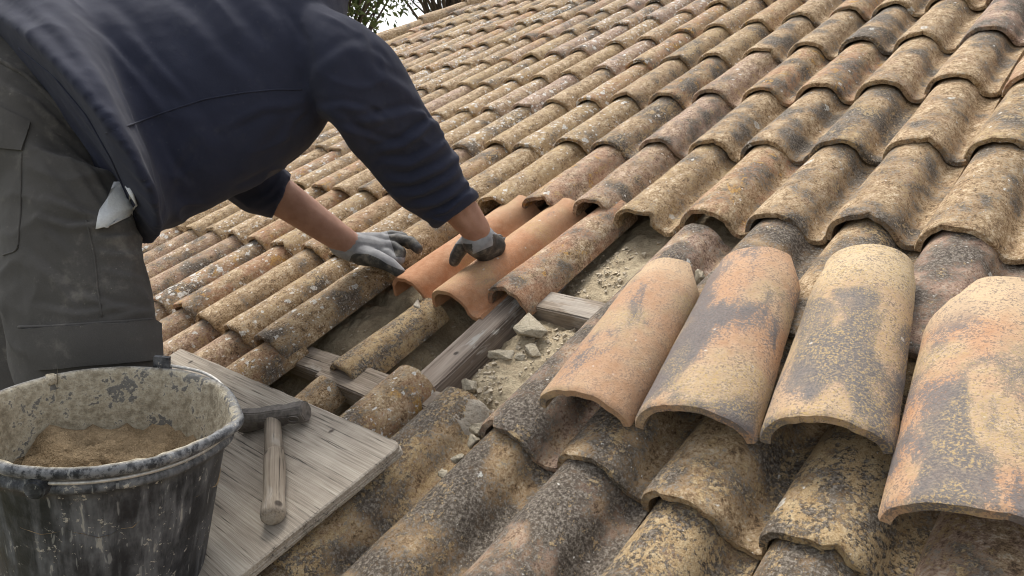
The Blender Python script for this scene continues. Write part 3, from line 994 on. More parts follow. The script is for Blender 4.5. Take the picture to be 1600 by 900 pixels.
def bucket_c_depth(x, y):
    """depth at which the ray through x, y meets the rim plane"""
    a, b = PX(x, y, 0.0), PX(x, y, 1.0)
    d = b - a
    return (bucket_c - a).dot(axis) / d.dot(axis)
def tube_mesh(name, pts, rad, nseg, mat):
    V, F = [], []
    n = len(pts)
    up = Vector((.123, .3, .94)).normalized()
    for i, p in enumerate(pts):
        t = (pts[min(i + 1, n - 1)] - pts[max(i - 1, 0)]).normalized()
        a = t.cross(up).normalized(); b = a.cross(t)
        rr = rad[i] if isinstance(rad, (list, tuple)) else rad
        for k in range(nseg):
            th = 2 * math.pi * k / nseg
            V.append(p + (a * math.cos(th) + b * math.sin(th)) * rr)
    for i in range(n - 1):
        for k in range(nseg):
            j = (k + 1) % nseg
            F.append((i * nseg + k, i * nseg + j, (i + 1) * nseg + j, (i + 1) * nseg + k))
    F.append(tuple(range(nseg))[::-1]); F.append(tuple((n - 1) * nseg + k for k in range(nseg)))
    return mesh_of(name, V, F, mat)
SPOUT = 0.0
_sp = PX(372, 655, bucket_c_depth(372, 655))
_q = axis.to_track_quat('Z', 'Y')
_l = (Matrix.Translation(bucket_c) @ _q.to_matrix().to_4x4()).inverted() @ _sp
SPOUT = math.atan2(_l.y, _l.x)
bucket_root, bucket_base = bucket()

# wedge that levels the bucket on the sloping board
_b = MS.inverted() @ bucket_base
bm = bmesh.new()
wv = [bm.verts.new(v) for v in ((-.07, -.11, 0), (.07, -.11, 0), (.07, .09, 0), (-.07, .09, 0), (-.07, -.11, .082), (.07, -.11, .082))]
for f in ((0, 1, 2, 3), (4, 5, 1, 0), (3, 2, 5, 4), (0, 3, 4), (1, 5, 2)): bm.faces.new([wv[i] for i in f])
o = link('wooden_wedge', bm_mesh(bm, 'wooden_wedge', M['batten']), None, None, False)
place_roof(o, _b.x, _b.y - .02, .0945)
tag(o, 'wooden wedge under the black bucket on the board', 'wedge')

def hammer():
    root = empty('hammer')
    zt = .094
    a = Vector((.268, -.858, zt + .020))      # handle at the head
    b = Vector((.466, -.987, zt + .016))      # butt of the handle
    y = (a - b).normalized(); x = y.cross(Vector((0, 0, 1))).normalized(); z = x.cross(y)
    mw = MS @ (Matrix.Translation(b) @ Matrix((x, y, z)).transposed().to_4x4())
    root.matrix_world = mw
    tag(root, 'dusty club hammer with wooden handle lying on the board', 'hammer')
    L = (a - b).length
    prof = [(0, .0125, .0130), (.003, .0165, .0165), (.010, .0180, .0175), (.022, .0172, .0165), (.04, .0155, .0145), (.07, .0165, .0150), (.11, .0172, .0152), (.138, .0158, .0145), (.142, .0150, .0140),
            (.144, .0140, .0132), (.146, .0150, .0140), (.18, .0138, .0132), (.21, .0136, .0135), (L - .004, .0136, .0135), (L + .018, .013, .013)]
    V, F = [], []
    NS = 24
    for yy, rx, rz in prof:
        for k in range(NS):
            th = 2 * math.pi * k / NS
            V.append((rx * math.cos(th) + .002 * math.sin(yy * 20), yy, rz * math.sin(th)))
    for i in range(len(prof) - 1):
        for k in range(NS):
            j = (k + 1) % NS
            F.append((i * NS + k, (i + 1) * NS + k, (i + 1) * NS + j, i * NS + j))
    F.append(tuple(range(NS))); F.append(tuple((len(prof) - 1) * NS + k for k in range(NS))[::-1])
    m = mesh_of('handle', V, F)
    m.materials.append(bpy.data.materials['worn_ash_handle'])
    sharp(link('handle', m, None, root), 60)
    # head: two waisted octagonal faces, the left one a flattened peen
    secs = [(-.072, .013, .022), (-.069, .0155, .0245), (-.050, .0165, .0235), (-.026, .0150, .0195), (-.014, .0185, .0195), (.014, .0185, .0195), (.026, .0158, .0170), (.036, .0180, .0185), (.060, .0188, .0190), (.064, .0165, .0168)]
    V, F = [], []
    for xx, ry, rz in secs:
        for k in range(8):
            th = 2 * math.pi * (k + .5) / 8
            c, s = math.cos(th), math.sin(th)
            V.append((xx, L + .004 + ry * max(-.92, min(.92, c * 1.15)), .002 + rz * max(-.92, min(.92, s * 1.15))))
    for i in range(len(secs) - 1):
        for k in range(8):
            j = (k + 1) % 8
            F.append((i * 8 + k, i * 8 + j, (i + 1) * 8 + j, (i + 1) * 8 + k))
    F.append(tuple(range(8))[::-1]); F.append(tuple((len(secs) - 1) * 8 + k for k in range(8)))
    bm = bmesh.new(); me = mesh_of('t', V, F); bm.from_mesh(me)
    bmesh.ops.bevel(bm, geom=[e for e in bm.edges if e.calc_face_angle(0) > .35], offset=.0018, segments=2, affect='EDGES')
    hd = link('head', bm_mesh(bm, 'head', M['steel']), None, root)
    sharp(hd, 35)
    hd.matrix_local = Matrix.Translation((0, L + .004, 0)) @ Matrix.Rotation(R_(-24), 4, 'Z') @ Matrix.Translation((0, -L - .004, 0))
    # the stamped oval on the cheek
    pts = [Vector((.048 + .0095 * math.cos(u), 0, 0)) for u in ()]
    ring = [Vector((.047 + .010 * math.cos(2 * math.pi * i / 32), L + .004 - .0183 , .004 + .0058 * math.sin(2 * math.pi * i / 32))) for i in range(33)]
    ov = link('stamped_oval', tube_mesh('stamped_oval', ring, .0012, 6, M['steel']), None, hd)
hammer()
print('props', round(time.time() - T0, 1))

# ------------------------------------------------------------------ the kneeling roofer
def loft(secs, nseg=40, cap=True):
    """closed tube through elliptical sections (centre, a vector, b radius); returns verts, faces"""
    V, F = [], []
    n = len(secs)
    for i, (c, a, rb) in enumerate(secs):
        t = (secs[min(i + 1, n - 1)][0] - secs[max(i - 1, 0)][0]).normalized()
        a = Vector(a)
        b = t.cross(a).normalized() * rb if not isinstance(rb, Vector) else rb
        for k in range(nseg):
            th = 2 * math.pi * k / nseg
            V.append(c + a * math.cos(th) + b * math.sin(th))
    for i in range(n - 1):
        for k in range(nseg):
            j = (k + 1) % nseg
            F.append((i * nseg + k, i * nseg + j, (i + 1) * nseg + j, (i + 1) * nseg + k))
    if cap:
        V.append(secs[0][0]); V.append(secs[-1][0])
        for k in range(nseg):
            j = (k + 1) % nseg
            F.append((len(V) - 2, j, k)); F.append((len(V) - 1, (n - 1) * nseg + k, (n - 1) * nseg + j))
    return V, F

def spline_secs(keys, per=6):
    """smooth interpolation of (centre, a, rb) keys"""
    arr = np.array([[*c, *a, *rb] for c, a, rb in keys])
    P = np.vstack([2 * arr[0] - arr[1], arr, 2 * arr[-1] - arr[-2]])
    o = []
    for i in range(1, len(P) - 2):
        for q in range(per):
            u = q / per
            o.append(.5 * ((2 * P[i]) + (-P[i - 1] + P[i + 1]) * u + (2 * P[i - 1] - 5 * P[i] + 4 * P[i + 1] - P[i + 2]) * u * u + (-P[i - 1] + 3 * P[i] - 3 * P[i + 1] + P[i + 2]) * u ** 3))
    o.append(P[-2])
    return [(Vector(r[:3]), Vector(r[3:6]), Vector(r[6:9])) for r in o]

def K(x, y, d, ax, ay, rb, ad=0.0, near=None):
    """section key: centre at a pixel and depth, half axis given in pixels across the picture, other radius in metres"""
    c = PX(x, y, d)
    b = (CAMW - c).normalized() * rb if near is None else PX(*near) - c
    return (c, PX(x + ax, y + ay, d + ad) - c, b)

def capsule(p0, r0, p1, r1, nseg=20, nl=5):
    p0, p1 = Vector(p0), Vector(p1)
    t = (p1 - p0).normalized()
    a = t.cross(Vector((.31, .2, .93))).normalized()
    secs = []
    for i in range(nl): 
        u = math.pi / 2 * i / nl
        secs.append((p0 - t * r0 * math.cos(u), a * max(1e-4, r0 * math.sin(u)), max(1e-4, r0 * math.sin(u))))
    secs.append((p0, a * r0, r0)); secs.append((p1, a * r1, r1))
    for i in range(nl - 1, -1, -1):
        u = math.pi / 2 * i / nl
        secs.append((p1 + t * r1 * math.cos(u), a * max(1e-4, r1 * math.sin(u)), max(1e-4, r1 * math.sin(u))))
    return loft(secs, nseg)

def fuse(name, shells, voxel, smooth=6, mat=None, fac=.5):
    """one continuous surface grown round overlapping closed shells"""
    V, F = [], []
    for v, f in shells:
        b = len(V)
        V += list(v); F += [tuple(i + b for i in q) for q in f]
    me = mesh_of(name + '_raw', V, F)
    bm = bmesh.new(); bm.from_mesh(me); bmesh.ops.recalc_face_normals(bm, faces=bm.faces); bm.to_mesh(me); bm.free()
    o = bpy.data.objects.new('raw', me); COL.objects.link(o)
    md = o.modifiers.new('r', 'REMESH'); md.mode = 'VOXEL'; md.voxel_size = voxel; md.adaptivity = 0.0
    if smooth:
        s_ = o.modifiers.new('s', 'SMOOTH'); s_.factor = fac; s_.iterations = smooth
    dg = bpy.context.evaluated_depsgraph_get()
    m = bpy.data.meshes.new_from_object(o.evaluated_get(dg))
    bpy.data.objects.remove(o); bpy.data.meshes.remove(me)
    m.name = name
    m.materials.clear()
    if mat: m.materials.append(mat)
    return m

def arr_co(m):
    a = np.empty(len(m.vertices) * 3); m.vertices.foreach_get('co', a); return a.reshape(-1, 3)
def arr_no(m):
    a = np.empty(len(m.vertices) * 3); m.vertex_normals.foreach_get('vector', a); return a.reshape(-1, 3)
IMS = np.array((MS.inverted()).to_3x3()); NCAM = np.array(CAMR); NP = np.array(CAMP)
def proj_np(co):
    v = (co @ IMS.T - NP) @ NCAM
    z = np.maximum(-v[:, 2], 1e-3)
    return 800 + FPX * v[:, 0] / z, 450 - FPX * v[:, 1] / z, z

def seg_dist(px, py, poly):
    d = np.full(px.shape, 1e9); u = np.zeros(px.shape)
    L = 0.0
    tot = sum(math.hypot(b[0] - a[0], b[1] - a[1]) for a, b in zip(poly, poly[1:]))
    side = np.zeros(px.shape)
    for a, b in zip(poly, poly[1:]):
        dx, dy = b[0] - a[0], b[1] - a[1]
        l2 = dx * dx + dy * dy
        tt = np.clip(((px - a[0]) * dx + (py - a[1]) * dy) / l2, 0, 1)
        q = np.hypot(px - a[0] - tt * dx, py - a[1] - tt * dy)
        m = q < d
        d[m] = q[m]; u[m] = (L + tt[m] * math.sqrt(l2)) / tot
        side[m] = np.sign((px[m] - a[0]) * dy - (py[m] - a[1]) * dx)
        L += math.sqrt(l2)
    return d, u, side

def folds(m, lines, wrinkle=None, drape=()):
    """press folds of cloth into a surface; lines are (polyline in pixels, width px, height m); the far side is left alone"""
    co, no = arr_co(m), arr_no(m)
    px, py, z = proj_np(co)
    view = co - np.array(CAMW); view /= np.linalg.norm(view, axis=1)[:, None]
    face = np.clip(-(view * no).sum(1) * 2.5 + .3, 0, 1)
    disp = np.zeros(len(co))
    for poly, w, h in lines:
        d, u, side = seg_dist(px, py, poly)
        taper = np.sqrt(np.clip(np.sin(np.pi * np.clip(u, 0.02, .98)), 0, 1))
        # a fold: rounded crest with a sharper valley on one side
        x = d * side / w
        disp += h * taper * (np.exp(-x * x) - .7 * np.exp(-((x - 1.25) / .7) ** 2))
    disp *= face
    for D, along, across, amp, x0, x1, y0, y1 in drape:
        D = np.array(D.normalized())
        al = co @ D
        pe = co - al[:, None] * D
        q = pe * across + (al * along)[:, None] * D
        wgt = np.clip((px - x0) / 40, 0, 1) * np.clip((x1 - px) / 40, 0, 1) * np.clip((py - y0) / 40, 0, 1) * np.clip((y1 - py) / 40, 0, 1)
        idx = np.nonzero(wgt > .01)[0]
        for i in idx:
            v = Vector(q[i])
            r_ = 1 - 2.2 * abs(noise.noise(v + Vector((.35 * noise.noise(v * .7), 0, 0))))
            msk = .5 + .9 * noise.noise(Vector(co[i]) * 7.0)
            disp[i] += amp * wgt[i] * max(0.0, msk) * (r_ * max(r_, 0) - .25)
    if wrinkle:
        sc, amp = wrinkle
        disp += np.array([amp * (noise.noise(Vector(c) * sc) + .5 * noise.noise(Vector(c) * sc * 2.3)) for c in co])
    co = co + no * disp[:, None]
    m.vertices.foreach_set('co', co.ravel()); m.update()

def bvh_of(m):
    co = arr_co(m)
    return BVHTree.FromPolygons([tuple(c) for c in co], [tuple(p.vertices) for p in m.polygons])
def hit(bvh, x, y):
    d = (PX(x, y, 1.0) - CAMW).normalized()
    p, n, i, l = bvh.ray_cast(CAMW, d)
    if p is None: return None, None
    if n.dot(d) > 0: n = -n
    return p, n
def seam(name, bvh, poly, rad, mat, parent, lift=.0006, step=5):
    pts = []
    for a, b in zip(poly, poly[1:]):
        n = max(2, int(math.hypot(b[0] - a[0], b[1] - a[1]) / step))
        for i in range(n):
            p, no = hit(bvh, a[0] + (b[0] - a[0]) * i / n, a[1] + (b[1] - a[1]) * i / n)
            if p is not None and (not pts or (p - pts[-1]).length < .05): pts.append(p + no * lift)
    if len(pts) < 3: return None
    for _ in range(2):
        pts = [pts[0]] + [(pts[i - 1] + pts[i] * 2 + pts[i + 1]) / 4 for i in range(1, len(pts) - 1)] + [pts[-1]]
    return link(name, tube_mesh(name, pts, rad, 8, mat), None, parent)
def patch(name, bvh, quad, thick, mat, parent, n1=22, n2=12, bulge=0.0):
    """a cloth flap laid on a surface inside the pixel quad (tl, tr, br, bl)"""
    P, N = [], []
    tl, tr, br, bl = [np.array(q, float) for q in quad]
    last = None
    for j in range(n2):
        for i in range(n1):
            u, v = i / (n1 - 1), j / (n2 - 1)
            q = (tl * (1 - u) + tr * u) * (1 - v) + (bl * (1 - u) + br * u) * v
            p, no = hit(bvh, q[0], q[1])
            if p is None: p, no = last if last else (PX(q[0], q[1], 1.1), -FWD)
            last = (p, no)
            P.append(p); N.append(no)
    V = [p + n * (thick + bulge * math.sin(math.pi * (i % n1) / (n1 - 1)) * math.sin(math.pi * (i // n1) / (n2 - 1))) for i, (p, n) in enumerate(zip(P, N))]
    for _ in range(2):
        W2 = list(V)
        for j in range(1, n2 - 1):
            for i in range(1, n1 - 1):
                a = j * n1 + i
                W2[a] = (V[a] * 2 + V[a - 1] + V[a + 1] + V[a - n1] + V[a + n1]) / 6
        V = W2
    B = [v - n * (thick + .002) for v, n in zip(V, N)]
    nn = len(V)
    F = [(a, a + 1, a + 1 + n1, a + n1) for j in range(n2 - 1) for a in range(j * n1, j * n1 + n1 - 1)]
    F += [tuple(reversed([i + nn for i in f])) for f in F]
    rim = list(range(n1)) + [j * n1 + n1 - 1 for j in range(1, n2)] + list(range(n2 * n1 - 2, (n2 - 1) * n1 - 1, -1)) + [j * n1 for j in range(n2 - 2, 0, -1)]
    for a, b in zip(rim, rim[1:] + rim[:1]): F.append((a, a + nn, b + nn, b))
    bm = bmesh.new(); me = mesh_of('t', V + B, F); bm.from_mesh(me)
    o = link(name, bm_mesh(bm, name, mat), None, parent)
    return sharp(o, 50)

person = empty('person', PX(150, 720, 1.12))
tag(person, 'person kneeling in navy sweatshirt and charcoal work trousers, setting tiles with gloved hands', 'person')
def own(o):
    """world-space mesh of the person: parent without moving it"""
    o.parent = person
    o.matrix_parent_inverse = Matrix.Translation(-person.location)
    return o

# skeleton points (pixel, depth) used by body and clothes alike
shR, elR, wrR = PX(515, 85, 1.30), PX(640, 222, 1.42), PX(743, 358, 1.533)
shL, elL, wrL = PX(400, 60, 1.66), PX(385, 272, 1.62), PX(549, 384, 1.705)
pel = PX(60, 185, 1.28)
chest = PX(430, 60, 1.45)
neck = PX(520, -70, 1.48); head = PX(560, -180, 1.50)
hipR, knR, anR = PX(95, 260, 1.23), PX(150, 705, 1.12), PX(-160, 800, 1.05)
hipL, knL, anL = PX(20, 250, 1.42), PX(60, 640, 1.42), PX(-230, 760, 1.35)
body_sh = [capsule(pel, .09, chest, .10), capsule(chest, .11, neck, .06), capsule(neck, .055, head, .06), capsule(head + Vector((0, 0, -.03)), .082, head + Vector((0, .02, .05)), .092),
           capsule(head + Vector((0, .09, -.01)), .014, head + Vector((0, .105, -.03)), .016),
           capsule(chest, .08, shR, .05), capsule(chest, .08, shL, .05),
           capsule(shR, .05, elR, .042), capsule(elR, .047, PX(690, 290, 1.475), .047), capsule(PX(690, 290, 1.475), .047, wrR, .0335), capsule(wrR, .0335, PX(748, 374, 1.550), .030),
           capsule(shL, .05, elL, .042), capsule(elL, .048, PX(440, 308, 1.64), .047), capsule(PX(440, 308, 1.64), .047, wrL, .033), capsule(wrL, .032, PX(572, 388, 1.712), .03),
           capsule(pel, .08, hipR, .07), capsule(pel, .09, hipL, .08), capsule(hipR, .07, knR, .05), capsule(hipL, .075, knL, .05), capsule(knR, .055, anR, .04), capsule(knL, .055, anL, .04)]
for sx in (-1, 1):
    body_sh.append(capsule(head + Vector((sx * .082, 0, -.02)), .012, head + Vector((sx * .088, -.005, .015)), .014))
mb = fuse('body', body_sh, .0062, 5, M['skin'])
# tendons and muscle of the near forearm
folds(mb, [([(700, 318), (722, 345), (742, 372)], 7, .0022), ([(722, 318), (740, 345), (757, 368)], 6, .0020), ([(745, 325), (752, 350), (764, 366)], 6, .002), ([(470, 318), (510, 350), (545, 372)], 10, .002)])
own(link('body', mb))
hm = fuse('hair', [capsule(head + Vector((0, -.015, .015)), .096, head + Vector((0, .0, .055)), .096)], .007, 4, M['hair'])
own(link('hair', hm))

# sweatshirt
torso = spline_secs([K(62, 190, 1.30, 152, 184, .2, -.06, (138, 150, 1.02)), K(85, 178, 1.30, 138, 200, .2, -.05, (158, 142, 1.035)), K(120, 162, 1.30, 110, 208, .19, -.03, (176, 135, 1.075)), K(210, 150, 1.32, 80, 192, .2), K(291, 131, 1.345, 61, 181, .195), K(382, 96, 1.37, 53, 168, .195), K(450, 52, 1.40, 55, 150, .19), K(497, 5, 1.43, 30, 115, .17), K(520, -65, 1.46, 25, 62, .09)], 5)
sleeveR = spline_secs([K(455, 80, 1.34, 30, 98, .09), K(510, 100, 1.295, 12, 96, .090), K(576, 150, 1.33, -30, 82, .082), K(620, 215, 1.385, -44, 50, .066), K(665, 278, 1.44, -46, 38, .060), K(692, 311, 1.470, -36, 29, .052), K(703, 322, 1.479, -34, 26, .050), K(709, 327, 1.484, -36, 28, .053), K(716, 333, 1.489, -33, 25, .049)], 5)
sleeveL = spline_secs([K(400, 40, 1.62, -70, 10, .09), K(385, 150, 1.64, -65, 5, .075), K(378, 245, 1.63, -58, 20, .066), K(398, 285, 1.635, -24, 40, .060), K(425, 300, 1.638, -17, 38, .055), K(440, 307, 1.64, -14, 35, .052)], 5)
ms = fuse('sweatshirt', [loft(torso, 48), loft(sleeveR, 36), loft(sleeveL, 36)], .0048, 5, M['navy'])
folds(ms, [
    ([(0, 18), (60, 62), (120, 130), (165, 190), (205, 275), (222, 345)], 15.912, 0.006975),
    ([(40, 10), (95, 55), (150, 120), (190, 190)], 14.688, 0.00465),
    ([(150, 5), (185, 40), (235, 95)], 17.136, 0.003875),
    ([(255, 0), (300, 40), (340, 90), (392, 135)], 15.912, 0.00465),
    ([(330, 0), (370, 45), (420, 95)], 15.912, 0.0031),
    ([(395, 0), (430, 45), (455, 80)], 14.688, 0.0031),
    ([(170, 165), (215, 235), (232, 300), (250, 340)], 15.912, 0.003875),
    ([(215, 150), (300, 190), (330, 240)], 17.136, 0.0031),
    ([(480, 150), (440, 175), (400, 220), (380, 262)], 14.688, 0.0031),
    ([(490, 165), (520, 178), (548, 205), (575, 245)], 11.016, 0.00465),
    ([(478, 145), (500, 110), (540, 80), (590, 75)], 13.464, 0.0031),
    ([(545, 60), (585, 115), (635, 145), (655, 165)], 12.24, 0.00465),
    ([(560, 190), (600, 185), (640, 175), (664, 182)], 8.8, 0.0078975),
    ([(590, 235), (630, 225), (670, 195), (690, 203)], 7.7, 0.012285),
    ([(598, 255), (640, 255), (680, 235), (700, 222)], 7.15, 0.0096525),
    ([(604, 280), (640, 282), (688, 262), (712, 245)], 7.15, 0.01053),
    ([(618, 302), (660, 300), (700, 280), (722, 262)], 6.6, 0.008775),
    ([(640, 322), (680, 315), (715, 296), (732, 282)], 6.6, 0.0078975),
    ([(665, 340), (700, 328), (728, 308), (740, 296)], 5.5, 0.0096525),
    ([(370, 300), (395, 290), (430, 270)], 6.6, 0.005265), ([(390, 318), (420, 305), (445, 280)], 6.6, 0.005265), ([(405, 328), (432, 312), (450, 290)], 5.5, 0.005265),
    ([(205, 60), (260, 120), (300, 165)], 9, .0035), ([(120, 30), (170, 75), (230, 140), (265, 190)], 9, .004), ([(440, 20), (470, 70), (478, 110)], 8, .0035),
    ([(485, 155), (450, 165), (410, 170), (350, 200)], 8, .0035), ([(482, 165), (455, 190), (440, 225)], 7, .004), ([(500, 170), (535, 165), (575, 175), (600, 195)], 7, .004),
    ([(520, 195), (555, 205), (590, 220), (612, 225)], 6.5, .005), ([(300, 210), (270, 260), (262, 310)], 10, .0035), ([(240, 210), (262, 260), (300, 300)], 9, .003),
    ([(560, 40), (575, 80), (610, 110)], 8, .004), ([(655, 175), (668, 186), (690, 196)], 5, .006), ([(668, 336), (696, 336), (720, 318), (735, 302)], 4.5, -.006),
], (26, .0010), ((PX(392, 135, 1.2) - PX(255, 0, 1.2), 3.0, 15.0, .0075, -200, 500, -300, 420), (PX(712, 245, 1.4) - PX(604, 285, 1.4), 5.0, 22.0, .0080, 560, 760, 120, 345), (PX(600, 150, 1.3) - PX(500, 100, 1.3), 3.0, 16.0, .006, 480, 640, -40, 220)))
shirt = own(link('sweatshirt', ms))
bs = bvh_of(ms)
PI_ = person.location
def own2(o):
    if o is None: return None
    o.parent = shirt
    o.matrix_parent_inverse = Matrix.Translation(Vector((0, 0, 0)))
    return o
seam('seam', bs, [(548, 8), (528, 40), (505, 75), (482, 115), (471, 140), (474, 160), (490, 175)], .0017, M['navy'], shirt)
seam('seam', bs, [(471, 140), (430, 140), (380, 145), (320, 155), (250, 178), (190, 200), (160, 210)], .0014, M['navy'], shirt)
seam('hem', bs, [(30, 75), (85, 120), (135, 180), (175, 250), (205, 320), (216, 350)], .0016, M['navy'], shirt)
seam('cuff_hem', bs, [(676, 341), (692, 346), (712, 342), (730, 326), (738, 308)], .0030, M['navy'], shirt, .0)

# trousers
pelv = spline_secs([K(0, 90, 1.31, 95, 125, .19), K(25, 150, 1.30, 110, 120, .215), K(45, 215, 1.29, 120, 95, .225), K(70, 275, 1.27, 130, 55, .215), K(85, 340, 1.25, 122, 30, .17)], 5)
legR = spline_secs([K(85, 240, 1.19, 105, 40, .115), K(103, 330, 1.165, 108, 14, .115), K(112, 420, 1.15, 116, 4, .110), K(126, 520, 1.135, 120, 0, .105), K(136, 600, 1.125, 112, 0, .095), K(148, 690, 1.12, 85, 8, .085), K(152, 728, 1.12, 60, 10, .07)], 5)
legL = spline_secs([K(0, 240, 1.42, 95, 30, .11), K(10, 400, 1.42, 95, 5, .10), K(30, 560, 1.42, 88, 0, .09), K(55, 650, 1.42, 66, 8, .08)], 5)
shinR = loft([(knR + Vector((0, .0, 0)), Vector((.075, 0, 0)), .075), ((knR + anR) / 2, Vector((.07, 0, 0)), .07), (anR, Vector((.06, 0, 0)), .06)], 24)
shinL = loft([(knL, Vector((.07, 0, 0)), .07), ((knL + anL) / 2, Vector((.065, 0, 0)), .065), (anL, Vector((.06, 0, 0)), .06)], 24)
waist = spline_secs([K(130, 130, 1.33, 95, 140, .15), K(85, 145, 1.32, 110, 140, .19), K(45, 165, 1.30, 120, 130, .215), K(25, 185, 1.30, 120, 110, .20)], 5)
mt = fuse('trousers', [loft(pelv, 40), loft(waist, 40), loft(legR, 40), loft(legL, 40), shinR, shinL], .0054, 5, M['trouser'])
folds(mt, [
    ([(20, 150), (80, 210), (140, 270), (185, 335)], 9, 0.0075),
    ([(0, 130), (60, 165), (110, 215)], 7.5, 0.00625),
    ([(60, 340), (110, 355), (150, 352), (205, 345)], 6.75, 0.00625),
    ([(70, 310), (120, 330), (178, 350)], 6.75, 0.00625),
    ([(150, 372), (190, 372), (214, 366)], 5.25, 0.005),
    ([(120, 460), (180, 480), (236, 490)], 7.5, 0.005),
    ([(40, 400), (90, 440), (130, 500)], 9, 0.00375),
    ([(60, 480), (120, 492), (200, 480)], 6.75, 0.00375),
    ([(90, 600), (150, 592), (230, 600)], 6, 0.005),
    ([(100, 240), (140, 300), (170, 345)], 7, .005), ([(150, 392), (185, 400), (222, 398)], 6, .004), ([(60, 250), (100, 300), (130, 340)], 8, .004), ([(158, 420), (195, 432), (228, 436)], 6, .0035),
    ([(45, 300), (70, 360), (110, 400)], 8, .003), ([(165, 500), (205, 492), (242, 484)], 6, .004),
], (22, .0014), ((PX(210, 380, 1.15) - PX(60, 340, 1.15), 4.0, 17.0, .0075, -80, 270, 230, 520), (PX(240, 600, 1.1) - PX(60, 560, 1.1), 3.0, 14.0, .005, -80, 280, 430, 720)))
trou = own(link('trousers', mt))
bt = bvh_of(mt)
patch('pocket_flap', bt, ((34, 514), (244, 500), (247, 562), (62, 578)), .0085, M['trouser'], trou, 26, 10, .003)
patch('back_pocket', bt, ((-30, 150), (48, 192), (36, 236), (-30, 228)), .004, M['trouser'], trou, 14, 10, .002)
seam('seam', bt, [(135, 345), (148, 400), (153, 455), (160, 500)], .0015, M['trouser'], trou)
seam('seam', bt, [(30, 511), (80, 510), (140, 506), (200, 502), (242, 498)], .0026, M['trouser'], trou)
seam('seam', bt, [(34, 240), (33, 330), (28, 392), (0, 400)], .0015, M['trouser'], trou)
seam('waistband', bt, [(0, 95), (40, 118), (75, 150), (110, 190)], .0045, M['trouser'], trou)
# white pocket lining turned out at the hip
V, F = [], []
edge = [((176, 284), (207, 295)), ((166, 299), (215, 306)), ((160, 314), (214, 320)), ((156, 328), (208, 333)), ((152, 341), (196, 341)), ((150, 353), (174, 349))]
for i, (a, b) in enumerate(edge):
    for k in range(7):
        u = k / 6
        x, y = a[0] + (b[0] - a[0]) * u, a[1] + (b[1] - a[1]) * u
        p, no = hit(bt, x, y)
        if p is None: p, no = PX(x, y, 1.1), -FWD
        p = p + Vector((nz(x * .09, y * .09, 1), nz(x * .09, y * .09, 4), nz(x * .09, y * .09, 8))) * .005
        V.append(p + no * (.006 + .005 * nz(x * .12, y * .07, 3) + (.005 * math.sin(math.pi * u) + .004 * math.sin(7 * u + i)) * (1 - i / 7)))
nb = len(V)
V += [v + FWD * .004 for v in V]
F = [(j * 7 + i, j * 7 + i + 1, j * 7 + i + 8, j * 7 + i + 7) for j in range(5) for i in range(6)]
F += [tuple(reversed([q + nb for q in f])) for f in F]
rim = list(range(7)) + [j * 7 + 6 for j in range(1, 6)] + list(range(40, 34, -1)) + [j * 7 for j in range(4, 0, -1)]
for a, b in zip(rim, rim[1:] + rim[:1]): F.append((a, b, b + nb, a + nb))
bm = bmesh.new(); me = mesh_of('t', V, F); bm.from_mesh(me)
link('pocket_lining', bm_mesh(bm, 'pocket_lining', M['lining']), None, trou)
# boots
for an, kn in ((anR, knR), (anL, knL)):
    d = (an - kn).normalized()
    mbt = fuse('boot', [capsule(an - d * .05, .058, an + d * .03, .052), capsule(an + d * .03, .048, an + d * .06 + Vector((0, .10, -.05)), .042)], .008, 4, M['leather'])
    own(link('boot', mbt))

# gloves: palm, four fingers and a thumb each, grown as one surface; rubber coated where 'coat' is 1
def glove(name, chains, coat_fn, voxel=.0028):
    sh = []
    for ch in chains:
        for (a, ra), (b, rb) in zip(ch, ch[1:]): sh.append(capsule(a, ra, b, rb, 16, 4))
    m = fuse(name, sh, voxel, 2, M['glove'])
    co, no = arr_co(m), arr_no(m)
    px, py, z = proj_np(co)
    c = coat_fn(px, py, z, co, no)
    at = m.attributes.new('coat', 'FLOAT', 'POINT'); at.data.foreach_set('value', np.clip(c, 0, 1).astype(float))
    return own(link(name, m))
def C(*pts): return [(PX(x, y, d), r) for x, y, d, r in pts]
# near hand: palm pressed on the tile, thumb spread towards us, fingers pointing away up the tile
def coat_r(px, py, z, co, no):
    thumb = ((px < 738) & (py > 381)).astype(float)
    heel = np.clip((py - (397 - (px - 740) * .45)) / 5 + .5, 0, 1) * (px > 730)
    tips = (px > 770) & (py > 366)
    return np.maximum(np.maximum(thumb, heel), tips)
glove('glove', [C((749, 376, 1.552, .0395), (757, 385, 1.572, .036)),
                C((742, 374, 1.545, .031), (762, 386, 1.575, .027), (772, 387, 1.61, .025)),
                C((752, 374, 1.55, .031), (772, 384, 1.575, .027)),
                C((737, 373, 1.562, .0215), (722, 386, 1.574, .0175), (713, 400, 1.588, .0155), (710, 408, 1.594, .0135)),
                C((755, 382, 1.60, .014), (758, 374, 1.65, .0115), (764, 372, 1.68, .0105)),
                C((764, 382, 1.60, .014), (772, 374, 1.655, .0115), (780, 372, 1.69, .0105)),
                C((772, 383, 1.595, .014), (782, 378, 1.64, .0115), (788, 377, 1.67, .0105)),
                C((776, 386, 1.58, .0135), (783, 385, 1.61, .012), (787, 386, 1.63, .0105))], coat_r)
